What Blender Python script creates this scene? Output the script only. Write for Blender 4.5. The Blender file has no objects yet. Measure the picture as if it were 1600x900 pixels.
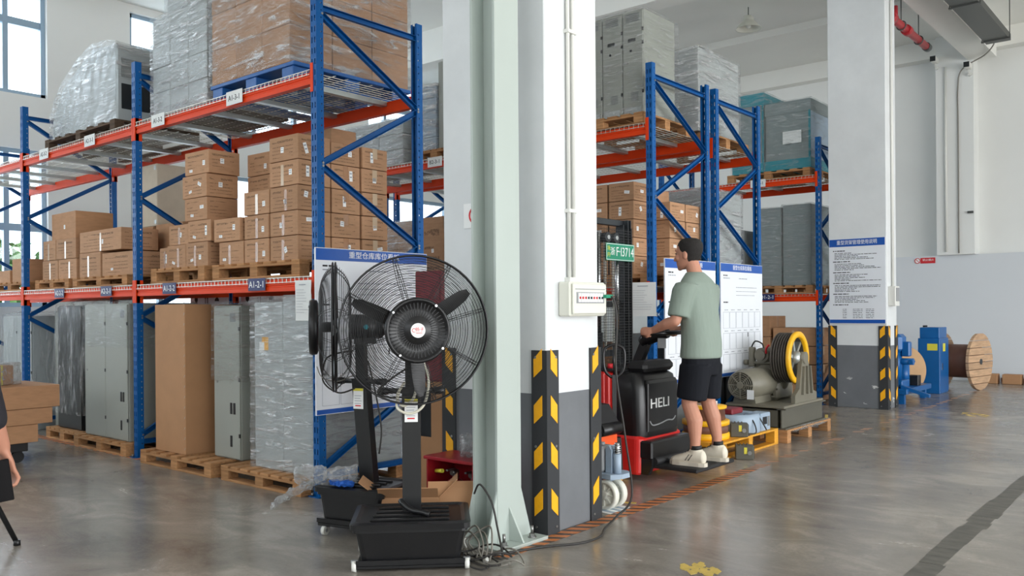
import bpy, bmesh, math, random
from mathutils import Vector, Matrix, Euler, noise

random.seed(7)
PI = math.pi
SC = bpy.context.scene
COL = SC.collection

# ------------------------------------------------------------------ camera, sky, daylight, exposure
cam_d = bpy.data.cameras.new('camera')
cam = bpy.data.objects.new('camera', cam_d)
COL.objects.link(cam)
cam_d.sensor_fit = 'HORIZONTAL'
cam_d.sensor_width = 36.0
cam_d.lens = 36.0 * 1340 / 1600
cam_d.shift_y = 35.0 / 1600
cam_d.clip_start = 0.05
cam_d.clip_end = 200
cam.matrix_world = (Matrix.Translation((0, 0, 1.28)) @ Matrix.Rotation(math.radians(40.1), 4, 'Z')
                    @ Matrix.Rotation(PI / 2, 4, 'X') @ Matrix.Rotation(-0.0073, 4, 'Z'))
SC.camera = cam

world = bpy.data.worlds.new('sky')
SC.world = world
world.use_nodes = True
wn = world.node_tree.nodes
wn['Background'].inputs[0].default_value = (0.86, 0.93, 1.0, 1)
wn['Background'].inputs[1].default_value = 3.7

def area_light(name, loc, rot, sx, sy, power, col=(1, 1, 1)):
    d = bpy.data.lights.new(name, 'AREA')
    d.shape = 'RECTANGLE'; d.size = sx; d.size_y = sy; d.energy = power; d.color = col
    o = bpy.data.objects.new(name, d); COL.objects.link(o)
    o.location = loc; o.rotation_euler = rot
    return o
# daylight falling in through the open loading door in the right wall, the front windows and the left windows
area_light('daylight_loading_door', (8.6, 5.0, 2.6), (0, PI / 2, 0), 4.6, 18.0, 640, (1.0, 0.985, 0.965))
# added fill lamp outside the door, aimed upward to brighten the ceiling
area_light('ceiling_fill_light', (11.5, 5.0, -0.1), (0, math.radians(128), 0), 6.0, 20.0, 2150, (1.0, 0.985, 0.96))
area_light('daylight_front_windows', (-2.0, -6.6, 4.3), (PI / 2, 0, 0), 16.0, 2.6, 230, (0.96, 0.98, 1.0))
area_light('daylight_left_windows', (-13.6, 4.0, 3.6), (0, -PI / 2, 0), 4.6, 16.0, 950, (0.88, 0.94, 1.0))

SC.view_settings.view_transform = 'Standard'
SC.view_settings.look = 'None'
SC.view_settings.gamma = 1.0
SC.view_settings.use_curve_mapping = False
SC.view_settings.exposure = -0.09

# ------------------------------------------------------------------ materials
def lin(c):
    out = []
    for v in c[:3]:
        v = v / 255.0
        out.append(v / 12.92 if v <= 0.04045 else ((v + 0.055) / 1.055) ** 2.4)
    return tuple(out) + (1.0,)

MATS = {}
class NT:
    """small helper around a node tree"""
    def __init__(self, m):
        self.t = m.node_tree; self.n = self.t.nodes; self.l = self.t.links
        self.b = self.n['Principled BSDF']
    def new(self, kind, **kw):
        x = self.n.new(kind)
        for k, v in kw.items(): setattr(x, k, v)
        return x
    def put(self, sock, v):
        if isinstance(v, bpy.types.NodeSocket): self.l.new(v, sock)
        elif v is not None: sock.default_value = v
    def math(self, op, a, b=None, c=None):
        x = self.new('ShaderNodeMath', operation=op)
        self.put(x.inputs[0], a)
        if b is not None: self.put(x.inputs[1], b)
        if c is not None: self.put(x.inputs[2], c)
        return x.outputs[0]
    def noise(self, vec, scale, detail=3, rough=0.5, dist=0.0):
        x = self.new('ShaderNodeTexNoise')
        if vec is not None: self.l.new(vec, x.inputs['Vector'])
        x.inputs['Scale'].default_value = scale; x.inputs['Detail'].default_value = detail
        x.inputs['Roughness'].default_value = rough; x.inputs['Distortion'].default_value = dist
        return x.outputs[0]
    def coord(self, which='Object'):
        return self.new('ShaderNodeTexCoord').outputs[which]
    def position(self):
        return self.new('ShaderNodeNewGeometry').outputs['Position']
    def mapping(self, vec, scale=(1, 1, 1), loc=(0, 0, 0), rot=(0, 0, 0)):
        x = self.new('ShaderNodeMapping')
        self.l.new(vec, x.inputs[0])
        x.inputs['Scale'].default_value = scale; x.inputs['Location'].default_value = loc; x.inputs['Rotation'].default_value = rot
        return x.outputs[0]
    def ramp(self, fac, stops, interp='LINEAR'):
        x = self.new('ShaderNodeValToRGB'); x.color_ramp.interpolation = interp
        e = x.color_ramp.elements
        while len(e) < len(stops): e.new(0.5)
        for i, (p, c) in enumerate(stops):
            e[i].position = p
            e[i].color = c if len(c) == 4 else tuple(c) + (1,)
        self.l.new(fac, x.inputs[0])
        return x.outputs[0]
    def mix(self, fac, a, b):
        x = self.new('ShaderNodeMix', data_type='RGBA')
        self.put(x.inputs[0], fac); self.put(x.inputs[6], a); self.put(x.inputs[7], b)
        return x.outputs[2]
    def bump(self, h, strength, dist=0.01):
        x = self.new('ShaderNodeBump')
        x.inputs['Strength'].default_value = strength; x.inputs['Distance'].default_value = dist
        self.l.new(h, x.inputs['Height'])
        self.l.new(x.outputs[0], self.b.inputs['Normal'])
    def sep(self, vec):
        x = self.new('ShaderNodeSeparateXYZ'); self.l.new(vec, x.inputs[0]); return x.outputs

def mat(name, col, rough=0.5, metal=0.0, var=0.0, scale=8.0, bump=0.0, bscale=60.0, spec=0.5, coat=0.0, stretch=(1, 1, 1), rnd=0.0, trans=0.0):
    if name in MATS: return MATS[name]
    m = bpy.data.materials.new(name); m.use_nodes = True
    t = NT(m); b = t.b
    c = lin(col)
    b.inputs['Base Color'].default_value = c
    b.inputs['Roughness'].default_value = rough
    b.inputs['Metallic'].default_value = metal
    b.inputs['Specular IOR Level'].default_value = spec
    b.inputs['Coat Weight'].default_value = coat
    m.diffuse_color = c
    out = None
    if var or bump:
        v = t.mapping(t.coord('Object'), scale=stretch)
    if var:
        n = t.noise(v, scale, 4, 0.6)
        lo = tuple(x * (1 - var) for x in c[:3]) + (1,)
        hi = tuple(min(1, x * (1 + var)) for x in c[:3]) + (1,)
        out = t.ramp(n, [(0.3, lo), (0.7, hi)])
    if rnd:
        oi = t.new('ShaderNodeObjectInfo').outputs['Random']
        h = t.new('ShaderNodeHueSaturation')
        t.put(h.inputs['Value'], t.math('MULTIPLY_ADD', oi, 2 * rnd, 1 - rnd))
        t.put(h.inputs['Color'], out if out is not None else c)
        out = h.outputs[0]
    if out is not None: t.l.new(out, b.inputs['Base Color'])
    if bump:
        t.bump(t.noise(v, bscale, 3, 0.6), bump, 0.01)
    MATS[name] = m
    return m

def mat_glass():
    m = bpy.data.materials.new('window_glass'); m.use_nodes = True
    t = NT(m); out = t.n['Material Output']
    tr = t.new('ShaderNodeBsdfTransparent'); tr.inputs[0].default_value = (0.95, 0.97, 0.98, 1)
    gl = t.new('ShaderNodeBsdfGlossy'); gl.inputs['Roughness'].default_value = 0.02
    mx = t.new('ShaderNodeMixShader'); mx.inputs[0].default_value = 0.06
    t.l.new(tr.outputs[0], mx.inputs[1]); t.l.new(gl.outputs[0], mx.inputs[2]); t.l.new(mx.outputs[0], out.inputs[0])
    MATS['glass'] = m
mat_glass()

def mat_film(name, base=0.18, glint_streak=0.45, stretch=(1.0, 1.0, 9.0), tint=(0.93, 0.95, 0.96), scale=4.0, rough=0.12, bump=0.9):
    """stretch film: mostly clear, milky in folds and in white streaks painted as glints, glossy wrinkles"""
    m = bpy.data.materials.new(name); m.use_nodes = True
    t = NT(m); out = t.n['Material Output']
    v = t.mapping(t.coord('Object'), scale=stretch, rot=(0.12, 0.08, 0))
    n1 = t.noise(v, scale, 6, 0.65, 1.2)
    n2 = t.noise(t.mapping(t.coord('Object'), scale=stretch, rot=(-0.35, 0.3, 0.2)), scale * 1.7, 5, 0.7, 0.8)
    h = t.math('ADD', n1, n2)
    b = t.b
    b.inputs['Base Color'].default_value = tint + (1,)
    b.inputs['Roughness'].default_value = rough
    b.inputs['Specular IOR Level'].default_value = 0.8
    t.bump(h, bump, 0.05)
    gl = t.new('ShaderNodeBsdfGlossy'); gl.inputs['Roughness'].default_value = rough * 0.8
    t.l.new(b.inputs['Normal'].links[0].from_socket, gl.inputs['Normal'])
    mg = t.new('ShaderNodeMixShader'); mg.inputs[0].default_value = 0.6
    t.l.new(b.outputs[0], mg.inputs[1]); t.l.new(gl.outputs[0], mg.inputs[2])
    tr = t.new('ShaderNodeBsdfTransparent'); tr.inputs[0].default_value = (0.97, 0.98, 0.98, 1)
    mx = t.new('ShaderNodeMixShader')
    fac = t.ramp(n1, [(0.46, (base,) * 3), (0.55, (base + 0.3 * glint_streak,) * 3), (0.63, (base + glint_streak,) * 3)])  # sharp white streaks painted into the film in place of glints
    t.l.new(fac, mx.inputs[0])
    t.l.new(tr.outputs[0], mx.inputs[1]); t.l.new(mg.outputs[0], mx.inputs[2]); t.l.new(mx.outputs[0], out.inputs[0])
    MATS[name] = m
    return m

mat_film('film_clear', 0.06, 0.45)
mat_film('film_wrapped', 0.17, 0.65, (1, 1, 6), scale=2.6)
mat_film('film_silver', 0.2, 0.75, (1, 1, 8), scale=3.0, rough=0.09)
mat_film('film_bag', 0.05, 0.4, (5, 5, 1), scale=3.0)
mat_film('film_scrap', 0.3, 0.6, (1, 1, 1), scale=26.0, bump=1.0)
mat_film('film_teal', 0.06, 0.4, (1, 1, 5), tint=(0.8, 0.92, 0.93))

def mat_carton(name, col, ink=0.55, lines=True):
    """kraft cardboard with rows of broken printed characters on the four upright faces"""
    m = bpy.data.materials.new(name); m.use_nodes = True
    t = NT(m); b = t.b
    b.inputs['Roughness'].default_value = 0.8; b.inputs['Specular IOR Level'].default_value = 0.25
    g = t.sep(t.coord('Generated'))
    nrm = t.new('ShaderNodeNewGeometry').outputs['True Normal']
    nn = t.sep(nrm)
    ax = t.math('ABSOLUTE', nn[0]); az = t.math('ABSOLUTE', nn[2])
    isx = t.math('GREATER_THAN', ax, 0.7)
    upright = t.math('LESS_THAN', az, 0.5)
    u = t.math('ADD', t.math('MULTIPLY', g[1], isx), t.math('MULTIPLY', g[0], t.math('SUBTRACT', 1.0, isx)))
    w, k = (1, 1, 1), (0, 0, 0)
    zr = t.ramp(g[2], [(0, k), (0.13, w), (0.165, k), (0.28, w), (0.315, k), (0.42, w), (0.455, k), (0.56, w), (0.595, k), (0.74, w), (0.83, k)], 'CONSTANT')
    xr = t.ramp(u, [(0, k), (0.1, w), (0.82, k)], 'CONSTANT')
    oi = t.new('ShaderNodeObjectInfo').outputs['Random']
    cx = t.new('ShaderNodeCombineXYZ')
    t.l.new(t.math('MULTIPLY', u, 46.0), cx.inputs[0]); t.l.new(t.math('MULTIPLY', g[2], 30.0), cx.inputs[1]); t.l.new(t.math('MULTIPLY', oi, 20.0), cx.inputs[2])
    ch = t.math('GREATER_THAN', t.noise(cx.outputs[0], 1.0, 1), 0.44)
    cx2 = t.new('ShaderNodeCombineXYZ')
    t.l.new(t.math('MULTIPLY', u, 2.2), cx2.inputs[0]); t.l.new(t.math('MULTIPLY', g[2], 9.0), cx2.inputs[1]); t.l.new(t.math('MULTIPLY', oi, 37.0), cx2.inputs[2])
    blk = t.math('GREATER_THAN', t.noise(cx2.outputs[0], 1.0, 0), 0.42)
    f = t.math('MULTIPLY', t.math('MULTIPLY', zr, xr), t.math('MULTIPLY', ch, blk))
    f = t.math('MULTIPLY', t.math('MULTIPLY', f, upright), ink if lines else 0.0)
    h = t.new('ShaderNodeHueSaturation')
    t.put(h.inputs['Value'], t.math('MULTIPLY_ADD', oi, 0.22, 0.89))
    n = t.noise(t.mapping(t.coord('Object'), scale=(1, 1, 4)), 9, 4, 0.6)
    c = lin(col)
    base = t.ramp(n, [(0.3, tuple(x * 0.9 for x in c[:3])), (0.7, tuple(x * 1.08 for x in c[:3]))])
    t.l.new(base, h.inputs['Color'])
    t.l.new(t.mix(f, h.outputs[0], lin((52, 40, 34))), b.inputs['Base Color'])
    MATS[name] = m
mat_carton('carton', (178, 138, 106))
mat_carton('carton_plain', (176, 134, 100), lines=False)

def mat_floor():
    m = bpy.data.materials.new('polished_concrete'); m.use_nodes = True
    t = NT(m); b = t.b
    p = t.position()
    n1 = t.noise(p, 0.55, 6, 0.62, 0.6)
    n2 = t.noise(t.mapping(p, scale=(1.0, 1.8, 1), rot=(0, 0, 0.8)), 2.0, 7, 0.68, 0.9)
    n3 = t.noise(p, 60, 3, 0.6)
    s = t.math('ADD', t.math('MULTIPLY', n1, 0.5), t.math('ADD', t.math('MULTIPLY', n2, 0.4), t.math('MULTIPLY', n3, 0.1)))
    col = t.ramp(s, [(0.38, lin((108, 102, 95))), (0.46, lin((134, 127, 118))), (0.52, lin((144, 137, 128))), (0.6, lin((170, 162, 151)))])
    t.l.new(col, b.inputs['Base Color'])
    t.l.new(t.math('MULTIPLY_ADD', n2, 0.26, 0.1), b.inputs['Roughness'])
    b.inputs['Specular IOR Level'].default_value = 0.45
    t.bump(t.math('ADD', n2, t.math('MULTIPLY', n3, 0.3)), 0.05, 0.01)
    MATS['floor'] = m
mat_floor()

def mat_pillar(name, chips=False):
    m = bpy.data.materials.new(name); m.use_nodes = True
    t = NT(m); b = t.b
    p = t.position(); z = t.sep(p)[2]
    n = t.noise(p, 3, 4, 0.6)
    top = t.ramp(n, [(0.3, lin((216, 219, 220))), (0.7, lin((225, 228, 229)))])
    low = t.ramp(n, [(0.3, lin((104, 107, 111))), (0.7, lin((114, 117, 121)))])
    if chips:
        band = t.ramp(t.math('MULTIPLY', z, 1.0), [(0.0, (0,) * 3), (0.1, (1,) * 3), (0.34, (1,) * 3), (0.42, (0,) * 3)])
        nz = t.noise(t.mapping(p, scale=(7, 7, 11)), 1.0, 4, 0.6, 0.4)
        ch = t.math('MULTIPLY', t.math('GREATER_THAN', nz, 0.645), band)
        low = t.mix(ch, low, lin((205, 206, 204)))
    f = t.math('GREATER_THAN', z, 0.80)
    t.l.new(t.mix(f, low, top), b.inputs['Base Color'])
    b.inputs['Roughness'].default_value = 0.55
    t.bump(t.noise(p, 25, 3), 0.05, 0.01)
    MATS[name] = m
mat_pillar('pillar_paint'); mat_pillar('pillar_paint_chipped', True)

mat('wall_paint', (232, 233, 230), 0.8, var=0.03, scale=0.6, spec=0.3)
mat('ceiling_paint', (236, 236, 231), 0.85, var=0.03, scale=0.5, spec=0.2)
mat('partition_paint', (216, 220, 224), 0.7, var=0.02, scale=0.8, spec=0.3)
mat('frame_alu', (150, 172, 190), 0.4, 0.3)
mat('rack_blue', (0, 84, 150), 0.45, var=0.08, scale=3, spec=0.3)
mat('rack_orange', (222, 64, 12), 0.5, var=0.06, scale=3, spec=0.2)
mat('galv', (176, 182, 180), 0.35, 0.7, var=0.1, scale=12)
mat('wire_zinc', (205, 203, 192), 0.35, 0.6)
mat('navy', (24, 36, 92), 0.5)
mat('white_print', (242, 243, 242), 0.6)
mat('black_print', (26, 26, 30), 0.6)
mat('grey_print', (150, 155, 165), 0.6)
mat('paper', (228, 230, 228), 0.75, var=0.03, scale=6)
mat('board_white', (232, 236, 242), 0.35, var=0.02, scale=3)
mat('sign_blue', (20, 84, 172), 0.4)
mat('tape', (160, 112, 70), 0.25, spec=0.7)
mat('tape_clear', (206, 180, 150), 0.15, spec=0.9)
mat('pallet_wood', (172, 128, 88), 0.85, var=0.25, scale=5, stretch=(1, 8, 8), bump=0.25, bscale=40, rnd=0.16, spec=0.2)
mat('pallet_dark', (92, 76, 62), 0.85, var=0.25, scale=5, stretch=(1, 8, 8), bump=0.25, bscale=40, rnd=0.16, spec=0.2)
mat('pallet_blue', (24, 88, 156), 0.45, var=0.06)
mat('pallet_yellow', (222, 158, 44), 0.6, var=0.15, scale=5, stretch=(1, 6, 6), rnd=0.1)
mat('cabinet_grey', (154, 157, 149), 0.42, var=0.03, scale=2)
mat('cabinet_light', (176, 182, 182), 0.4, var=0.03, scale=2)
mat('cabinet_dark', (118, 122, 122), 0.45, var=0.04, scale=2)
mat('cabinet_black', (26, 29, 32), 0.4)
mat('black_plastic', (20, 20, 22), 0.32, var=0.15, scale=6, bump=0.05, bscale=150)
mat('black_matte', (28, 28, 30), 0.6)
mat('black_steel', (22, 23, 25), 0.35, spec=0.6)
mat('white_plastic', (226, 226, 220), 0.4)
mat('cream_plastic', (226, 226, 214), 0.35)
mat('grey_plastic', (150, 152, 154), 0.45)
mat('steel_column', (180, 190, 184), 0.28, var=0.03, scale=1.2, spec=0.6)
mat('bolt_steel', (150, 150, 148), 0.35, 0.9)
mat('guard_rubber', (46, 48, 51), 0.7)
mat('guard_yellow', (248, 178, 20), 0.45, var=0.06, scale=30)
mat('tape_orange', (198, 122, 72), 0.5, var=0.15, scale=14)
mat('tape_orange_worn', (166, 122, 94), 0.5, var=0.15, scale=14)
mat('tape_black', (84, 76, 70), 0.5, var=0.2, scale=14)
mat('tape_dark', (98, 95, 88), 0.5, var=0.4, scale=7, stretch=(1, 2.5, 1))
mat('tape_yellow', (206, 178, 92), 0.55, var=0.2, scale=14)
mat('red_paint', (214, 38, 34), 0.3, spec=0.6, var=0.05)
mat('red_box', (146, 22, 34), 0.35, var=0.08)
mat('maroon', (126, 36, 46), 0.5, var=0.06)
mat('orange_paint', (232, 88, 36), 0.35)
mat('mast_steel', (58, 62, 66), 0.4, 0.4, var=0.1)
mat('chrome', (205, 208, 210), 0.18, 1.0)
mat('plate_green', (18, 140, 106), 0.4)
mat('plate_yellow', (224, 214, 70), 0.5)
mat('machine_olive', (118, 114, 100), 0.45, var=0.08, scale=5)
mat('machine_olive_dark', (88, 86, 76), 0.5, var=0.08, scale=5)
mat('yellow_paint', (242, 182, 24), 0.4, var=0.06)
mat('rope_groove', (84, 78, 72), 0.5, 0.3)
mat('machine_blue', (14, 94, 160), 0.35, var=0.06)
mat('light_blue_grey', (158, 176, 194), 0.45, var=0.05)
mat('brown_drum', (110, 74, 62), 0.5, var=0.08)
mat('spool_wood', (188, 154, 122), 0.8, var=0.22, scale=4, stretch=(1, 1, 7), rnd=0.22)
mat('spool_ply', (194, 156, 116), 0.75, var=0.1, scale=3)
mat('red_pipe', (176, 40, 48), 0.4, var=0.1)
mat('tray_metal', (88, 90, 88), 0.45, 0.4)
mat('teal', (26, 134, 148), 0.5)
mat('crate_grey', (128, 138, 138), 0.55, var=0.05)
mat('crate_beige', (196, 184, 164), 0.75, var=0.06)
mat('kraft', (176, 132, 94), 0.8, var=0.06, scale=5)
mat('cable_grey', (128, 124, 116), 0.5)
mat('cable_dark', (44, 42, 40), 0.5)
mat('hose_white', (218, 214, 196), 0.45)
mat('fan_black', (22, 22, 24), 0.38, spec=0.5)
mat('blue_rag', (22, 84, 170), 0.7)
mat('logo_red', (206, 40, 48), 0.5)
mat('leaf', (84, 120, 62), 0.7, var=0.3, scale=6)
mat('bark', (84, 66, 50), 0.9)
mat('asphalt', (150, 150, 146), 0.9)
mat('skin', (196, 140, 116), 0.5, var=0.05, scale=9, spec=0.4)
mat('skin_darker', (190, 134, 110), 0.5, var=0.05, scale=9, spec=0.4)  # skin of the second person, a slightly darker tone
mat('hair', (30, 26, 24), 0.75, bump=0.5, bscale=180)
mat('shirt_green', (140, 153, 143), 0.85, var=0.04, scale=7, bump=0.6, bscale=9, stretch=(1.6, 1.6, 0.5), spec=0.2)
mat('shorts_black', (26, 28, 34), 0.8, var=0.08, scale=6, bump=0.5, bscale=10, stretch=(1.6, 1.6, 0.5), spec=0.2)
mat('shoe_cream', (222, 214, 196), 0.6, var=0.05)
mat('shoe_sole', (206, 198, 182), 0.6)
mat('cloth_dark', (36, 34, 40), 0.85, var=0.1)
mat('phone_black', (14, 12, 14), 0.55, spec=0.15)

# ------------------------------------------------------------------ mesh helpers
class MB:
    """collects geometry, then links it as ONE mesh object"""
    def __init__(self):
        self.v = []; self.f = []; self.m = []; self.s = []
    def add(self, verts, faces, m=0, smooth=False, T=None):
        n = len(self.v)
        if T is not None: verts = [T @ Vector(p) for p in verts]
        self.v.extend(tuple(p) for p in verts)
        for f in faces:
            self.f.append(tuple(i + n for i in f)); self.m.append(m); self.s.append(smooth)
        return self
    def box(self, x0, x1, y0, y1, z0, z1, m=0, T=None):
        v = [(x0, y0, z0), (x1, y0, z0), (x1, y1, z0), (x0, y1, z0), (x0, y0, z1), (x1, y0, z1), (x1, y1, z1), (x0, y1, z1)]
        f = [(0, 3, 2, 1), (4, 5, 6, 7), (0, 1, 5, 4), (1, 2, 6, 5), (2, 3, 7, 6), (3, 0, 4, 7)]
        return self.add(v, f, m, False, T)
    def cbox(self, x0, x1, y0, y1, z0, z1, b=0.004, m=0, T=None):
        """box with chamfered edges"""
        L = [(x0, x1), (y0, y1), (z0, z1)]
        vid = {}; V = []
        for sx in (0, 1):
            for sy in (0, 1):
                for sz in (0, 1):
                    s = (sx, sy, sz)
                    for a in range(3):
                        p = [0, 0, 0]
                        for k in range(3):
                            full = L[k][s[k]]
                            p[k] = full if k == a else full + (b if s[k] == 0 else -b)
                        vid[(s, a)] = len(V); V.append(tuple(p))
        F = []
        for a in range(3):
            u, w = (a + 1) % 3, (a + 2) % 3
            for sa in (0, 1):
                q = []
                for (su, sw) in ((0, 0), (1, 0), (1, 1), (0, 1)):
                    s = [0, 0, 0]; s[a] = sa; s[u] = su; s[w] = sw
                    q.append(vid[(tuple(s), a)])
                F.append(tuple(q) if sa else tuple(reversed(q)))
        for a in range(3):                     # edges along axis a
            u, w = (a + 1) % 3, (a + 2) % 3
            for su in (0, 1):
                for sw in (0, 1):
                    s0 = [0, 0, 0]; s0[u] = su; s0[w] = sw
                    s1 = list(s0); s1[a] = 1
                    s0, s1 = tuple(s0), tuple(s1)
                    q = (vid[(s0, u)], vid[(s1, u)], vid[(s1, w)], vid[(s0, w)])
                    F.append(q if (su == sw) is False else tuple(reversed(q)))
        for sx in (0, 1):
            for sy in (0, 1):
                for sz in (0, 1):
                    s = (sx, sy, sz)
                    q = (vid[(s, 0)], vid[(s, 1)], vid[(s, 2)])
                    F.append(q if (sx + sy + sz) % 2 else tuple(reversed(q)))
        return self.add(V, F, m, False, T)
    def bar(self, p0, p1, w, h, m=0, up=(0, 0, 1)):
        """rectangular bar from p0 to p1, w across, h along up"""
        p0, p1 = Vector(p0), Vector(p1)
        d = (p1 - p0).normalized()
        upv = Vector(up)
        a = d.cross(upv)
        if a.length < 1e-4: a = d.cross(Vector((1, 0, 0)))
        a.normalize(); c = a.cross(d).normalized()
        v = []
        for p in (p0, p1):
            for (i, j) in ((-1, -1), (1, -1), (1, 1), (-1, 1)):
                v.append(p + a * (i * w / 2) + c * (j * h / 2))
        return self.add(v, [(3, 2, 1, 0), (4, 5, 6, 7), (0, 1, 5, 4), (1, 2, 6, 5), (2, 3, 7, 6), (3, 0, 4, 7)], m)
    def cyl(self, p0, p1, r0, r1=None, n=16, m=0, cap=True, smooth=True):
        if r1 is None: r1 = r0
        p0, p1 = Vector(p0), Vector(p1)
        d = (p1 - p0).normalized()
        a = d.orthogonal().normalized(); b = d.cross(a)
        v = []
        for p, r in ((p0, r0), (p1, r1)):
            for i in range(n):
                t = 2 * PI * i / n
                v.append(p + a * (r * math.cos(t)) + b * (r * math.sin(t)))
        f = [(i, (i + 1) % n, n + (i + 1) % n, n + i) for i in range(n)]
        self.add(v, f, m, smooth)
        if cap:
            k = len(self.v) - 2 * n
            self.f.append(tuple(k + i for i in reversed(range(n)))); self.m.append(m); self.s.append(False)
            self.f.append(tuple(k + n + i for i in range(n))); self.m.append(m); self.s.append(False)
        return self
    def tube(self, pts, r, n=8, m=0, closed=False, cap=True):
        pts = [Vector(p) for p in pts]
        N = len(pts)
        rad = r if isinstance(r, (list, tuple)) else [r] * N
        tang = []
        for i in range(N):
            if closed: d = pts[(i + 1) % N] - pts[i - 1]
            else: d = pts[min(i + 1, N - 1)] - pts[max(i - 1, 0)]
            tang.append(d.normalized())
        a = tang[0].orthogonal().normalized()
        v = []
        for i in range(N):
            a = (a - tang[i] * a.dot(tang[i]))
            if a.length < 1e-6: a = tang[i].orthogonal()
            a.normalize(); b = tang[i].cross(a)
            for k in range(n):
                t = 2 * PI * k / n
                v.append(pts[i] + a * (rad[i] * math.cos(t)) + b * (rad[i] * math.sin(t)))
        f = []
        rng = N if closed else N - 1
        for i in range(rng):
            j = (i + 1) % N
            for k in range(n):
                f.append((i * n + k, i * n + (k + 1) % n, j * n + (k + 1) % n, j * n + k))
        self.add(v, f, m, True)
        if cap and not closed:
            k = len(self.v) - N * n
            self.f.append(tuple(k + i for i in reversed(range(n)))); self.m.append(m); self.s.append(False)
            self.f.append(tuple(k + (N - 1) * n + i for i in range(n))); self.m.append(m); self.s.append(False)
        return self
    def lathe(self, prof, n=24, m=0, T=None, smooth=True):
        """profile [(r, z)] turned about local z"""
        v = []
        for (r, z) in prof:
            for i in range(n):
                t = 2 * PI * i / n
                v.append((r * math.cos(t), r * math.sin(t), z))
        f = []
        for j in range(len(prof) - 1):
            for i in range(n):
                f.append((j * n + i, j * n + (i + 1) % n, (j + 1) * n + (i + 1) % n, (j + 1) * n + i))
        return self.add(v, f, m, smooth, T)
    def disc(self, c, nrm, r, n=24, m=0):
        d = Vector(nrm).normalized(); a = d.orthogonal().normalized(); b = d.cross(a)
        v = [Vector(c) + a * (r * math.cos(2 * PI * i / n)) + b * (r * math.sin(2 * PI * i / n)) for i in range(n)]
        return self.add(v, [tuple(range(n))], m)
    def prism(self, poly, h0, h1, axis='Z', m=0, T=None):
        """polygon (a, b) pushed along axis from h0 to h1; X: (y, z), Y: (x, z), Z: (x, y)"""
        n = len(poly)
        def P(a, b, h):
            return (h, a, b) if axis == 'X' else (a, h, b) if axis == 'Y' else (a, b, h)
        v = [P(a, b, h0) for a, b in poly] + [P(a, b, h1) for a, b in poly]
        f = [(i, (i + 1) % n, n + (i + 1) % n, n + i) for i in range(n)]
        f += [tuple(reversed(range(n))), tuple(range(n, 2 * n))]
        return self.add(v, f, m, False, T)
    def grid(self, rows, m=0, smooth=True, closed=False):
        """rows of points -> quad sheet"""
        R, C_ = len(rows), len(rows[0])
        v = [p for r in rows for p in r]
        f = []
        for i in range(R - 1):
            for j in range(C_ if closed else C_ - 1):
                k = (j + 1) % C_
                f.append((i * C_ + j, i * C_ + k, (i + 1) * C_ + k, (i + 1) * C_ + j))
        return self.add(v, f, m, smooth)
    def ball(self, c, r, n=12, k=8, m=0, scale=(1, 1, 1)):
        rows = []
        for i in range(k + 1):
            t = PI * i / k
            rows.append([(c[0] + r * scale[0] * math.sin(t) * math.cos(2 * PI * j / n), c[1] + r * scale[1] * math.sin(t) * math.sin(2 * PI * j / n), c[2] - r * scale[2] * math.cos(t)) for j in range(n)])
        return self.grid(rows, m, True, True)
    def text(self, s, size, T, m=0, align='CENTER', ext=0.0006, width=None):
        vs, fs, w = text_mesh(s, size, align, ext)
        if width and w > 1e-6:
            T = T @ Matrix.Diagonal((width / w, 1, 1, 1))
        return self.add(vs, fs, m, False, T)
    def mesh(self, name, mats):
        me = bpy.data.meshes.new(name)
        me.from_pydata([tuple(p) for p in self.v], [], self.f)
        for x in (mats if isinstance(mats, (list, tuple)) else [mats]):
            me.materials.append(MATS[x] if isinstance(x, str) else x)
        me.polygons.foreach_set('material_index', self.m)
        me.polygons.foreach_set('use_smooth', self.s)
        bm = bmesh.new(); bm.from_mesh(me)
        bmesh.ops.recalc_face_normals(bm, faces=bm.faces)
        bm.to_mesh(me); bm.free()
        me.update()
        return me
    def build(self, name, mats, parent=None, loc=None, rot=None):
        return link(name, self.mesh(name, mats), parent, loc, rot)

_TXT = {}
def text_mesh(s, size, align, ext):
    key = (s, size, align, ext)
    if key in _TXT: return _TXT[key]
    c = bpy.data.curves.new('lettering', 'FONT')
    c.body = s; c.size = size; c.extrude = ext; c.align_x = align; c.align_y = 'CENTER'; c.resolution_u = 2
    o = bpy.data.objects.new('lettering', c); COL.objects.link(o)
    dg = bpy.context.evaluated_depsgraph_get()
    me = bpy.data.meshes.new_from_object(o.evaluated_get(dg))
    vs = [tuple(v.co) for v in me.vertices]; fs = [tuple(p.vertices) for p in me.polygons]
    bpy.data.objects.remove(o); bpy.data.curves.remove(c); bpy.data.meshes.remove(me)
    w = (max(v[0] for v in vs) - min(v[0] for v in vs)) if vs else 0
    _TXT[key] = (vs, fs, w)
    return _TXT[key]

def link(name, data, parent=None, loc=None, rot=None):
    o = bpy.data.objects.new(name, data); COL.objects.link(o)
    if parent is not None: o.parent = parent
    if loc is not None: o.location = loc
    if rot is not None: o.rotation_euler = rot
    return o
def tag(o, label, cat, group=None, kind=None):
    o['label'] = label; o['category'] = cat
    if group: o['group'] = group
    if kind: o['kind'] = kind
    return o
def thing(name, label, cat, loc=(0, 0, 0), rz=0.0, group=None):
    o = link(name, None, None, loc, (0, 0, rz)); o.empty_display_size = 0.1
    return tag(o, label, cat, group)
def structure(o):
    o['kind'] = 'structure'; return o
def stuff(o):
    o['kind'] = 'stuff'; return o
def B(name, x0, x1, y0, y1, z0, z1, m, parent=None, bev=0.0):
    mb = MB()
    if bev: mb.cbox(x0, x1, y0, y1, z0, z1, bev)
    else: mb.box(x0, x1, y0, y1, z0, z1)
    return mb.build(name, m, parent)
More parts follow.
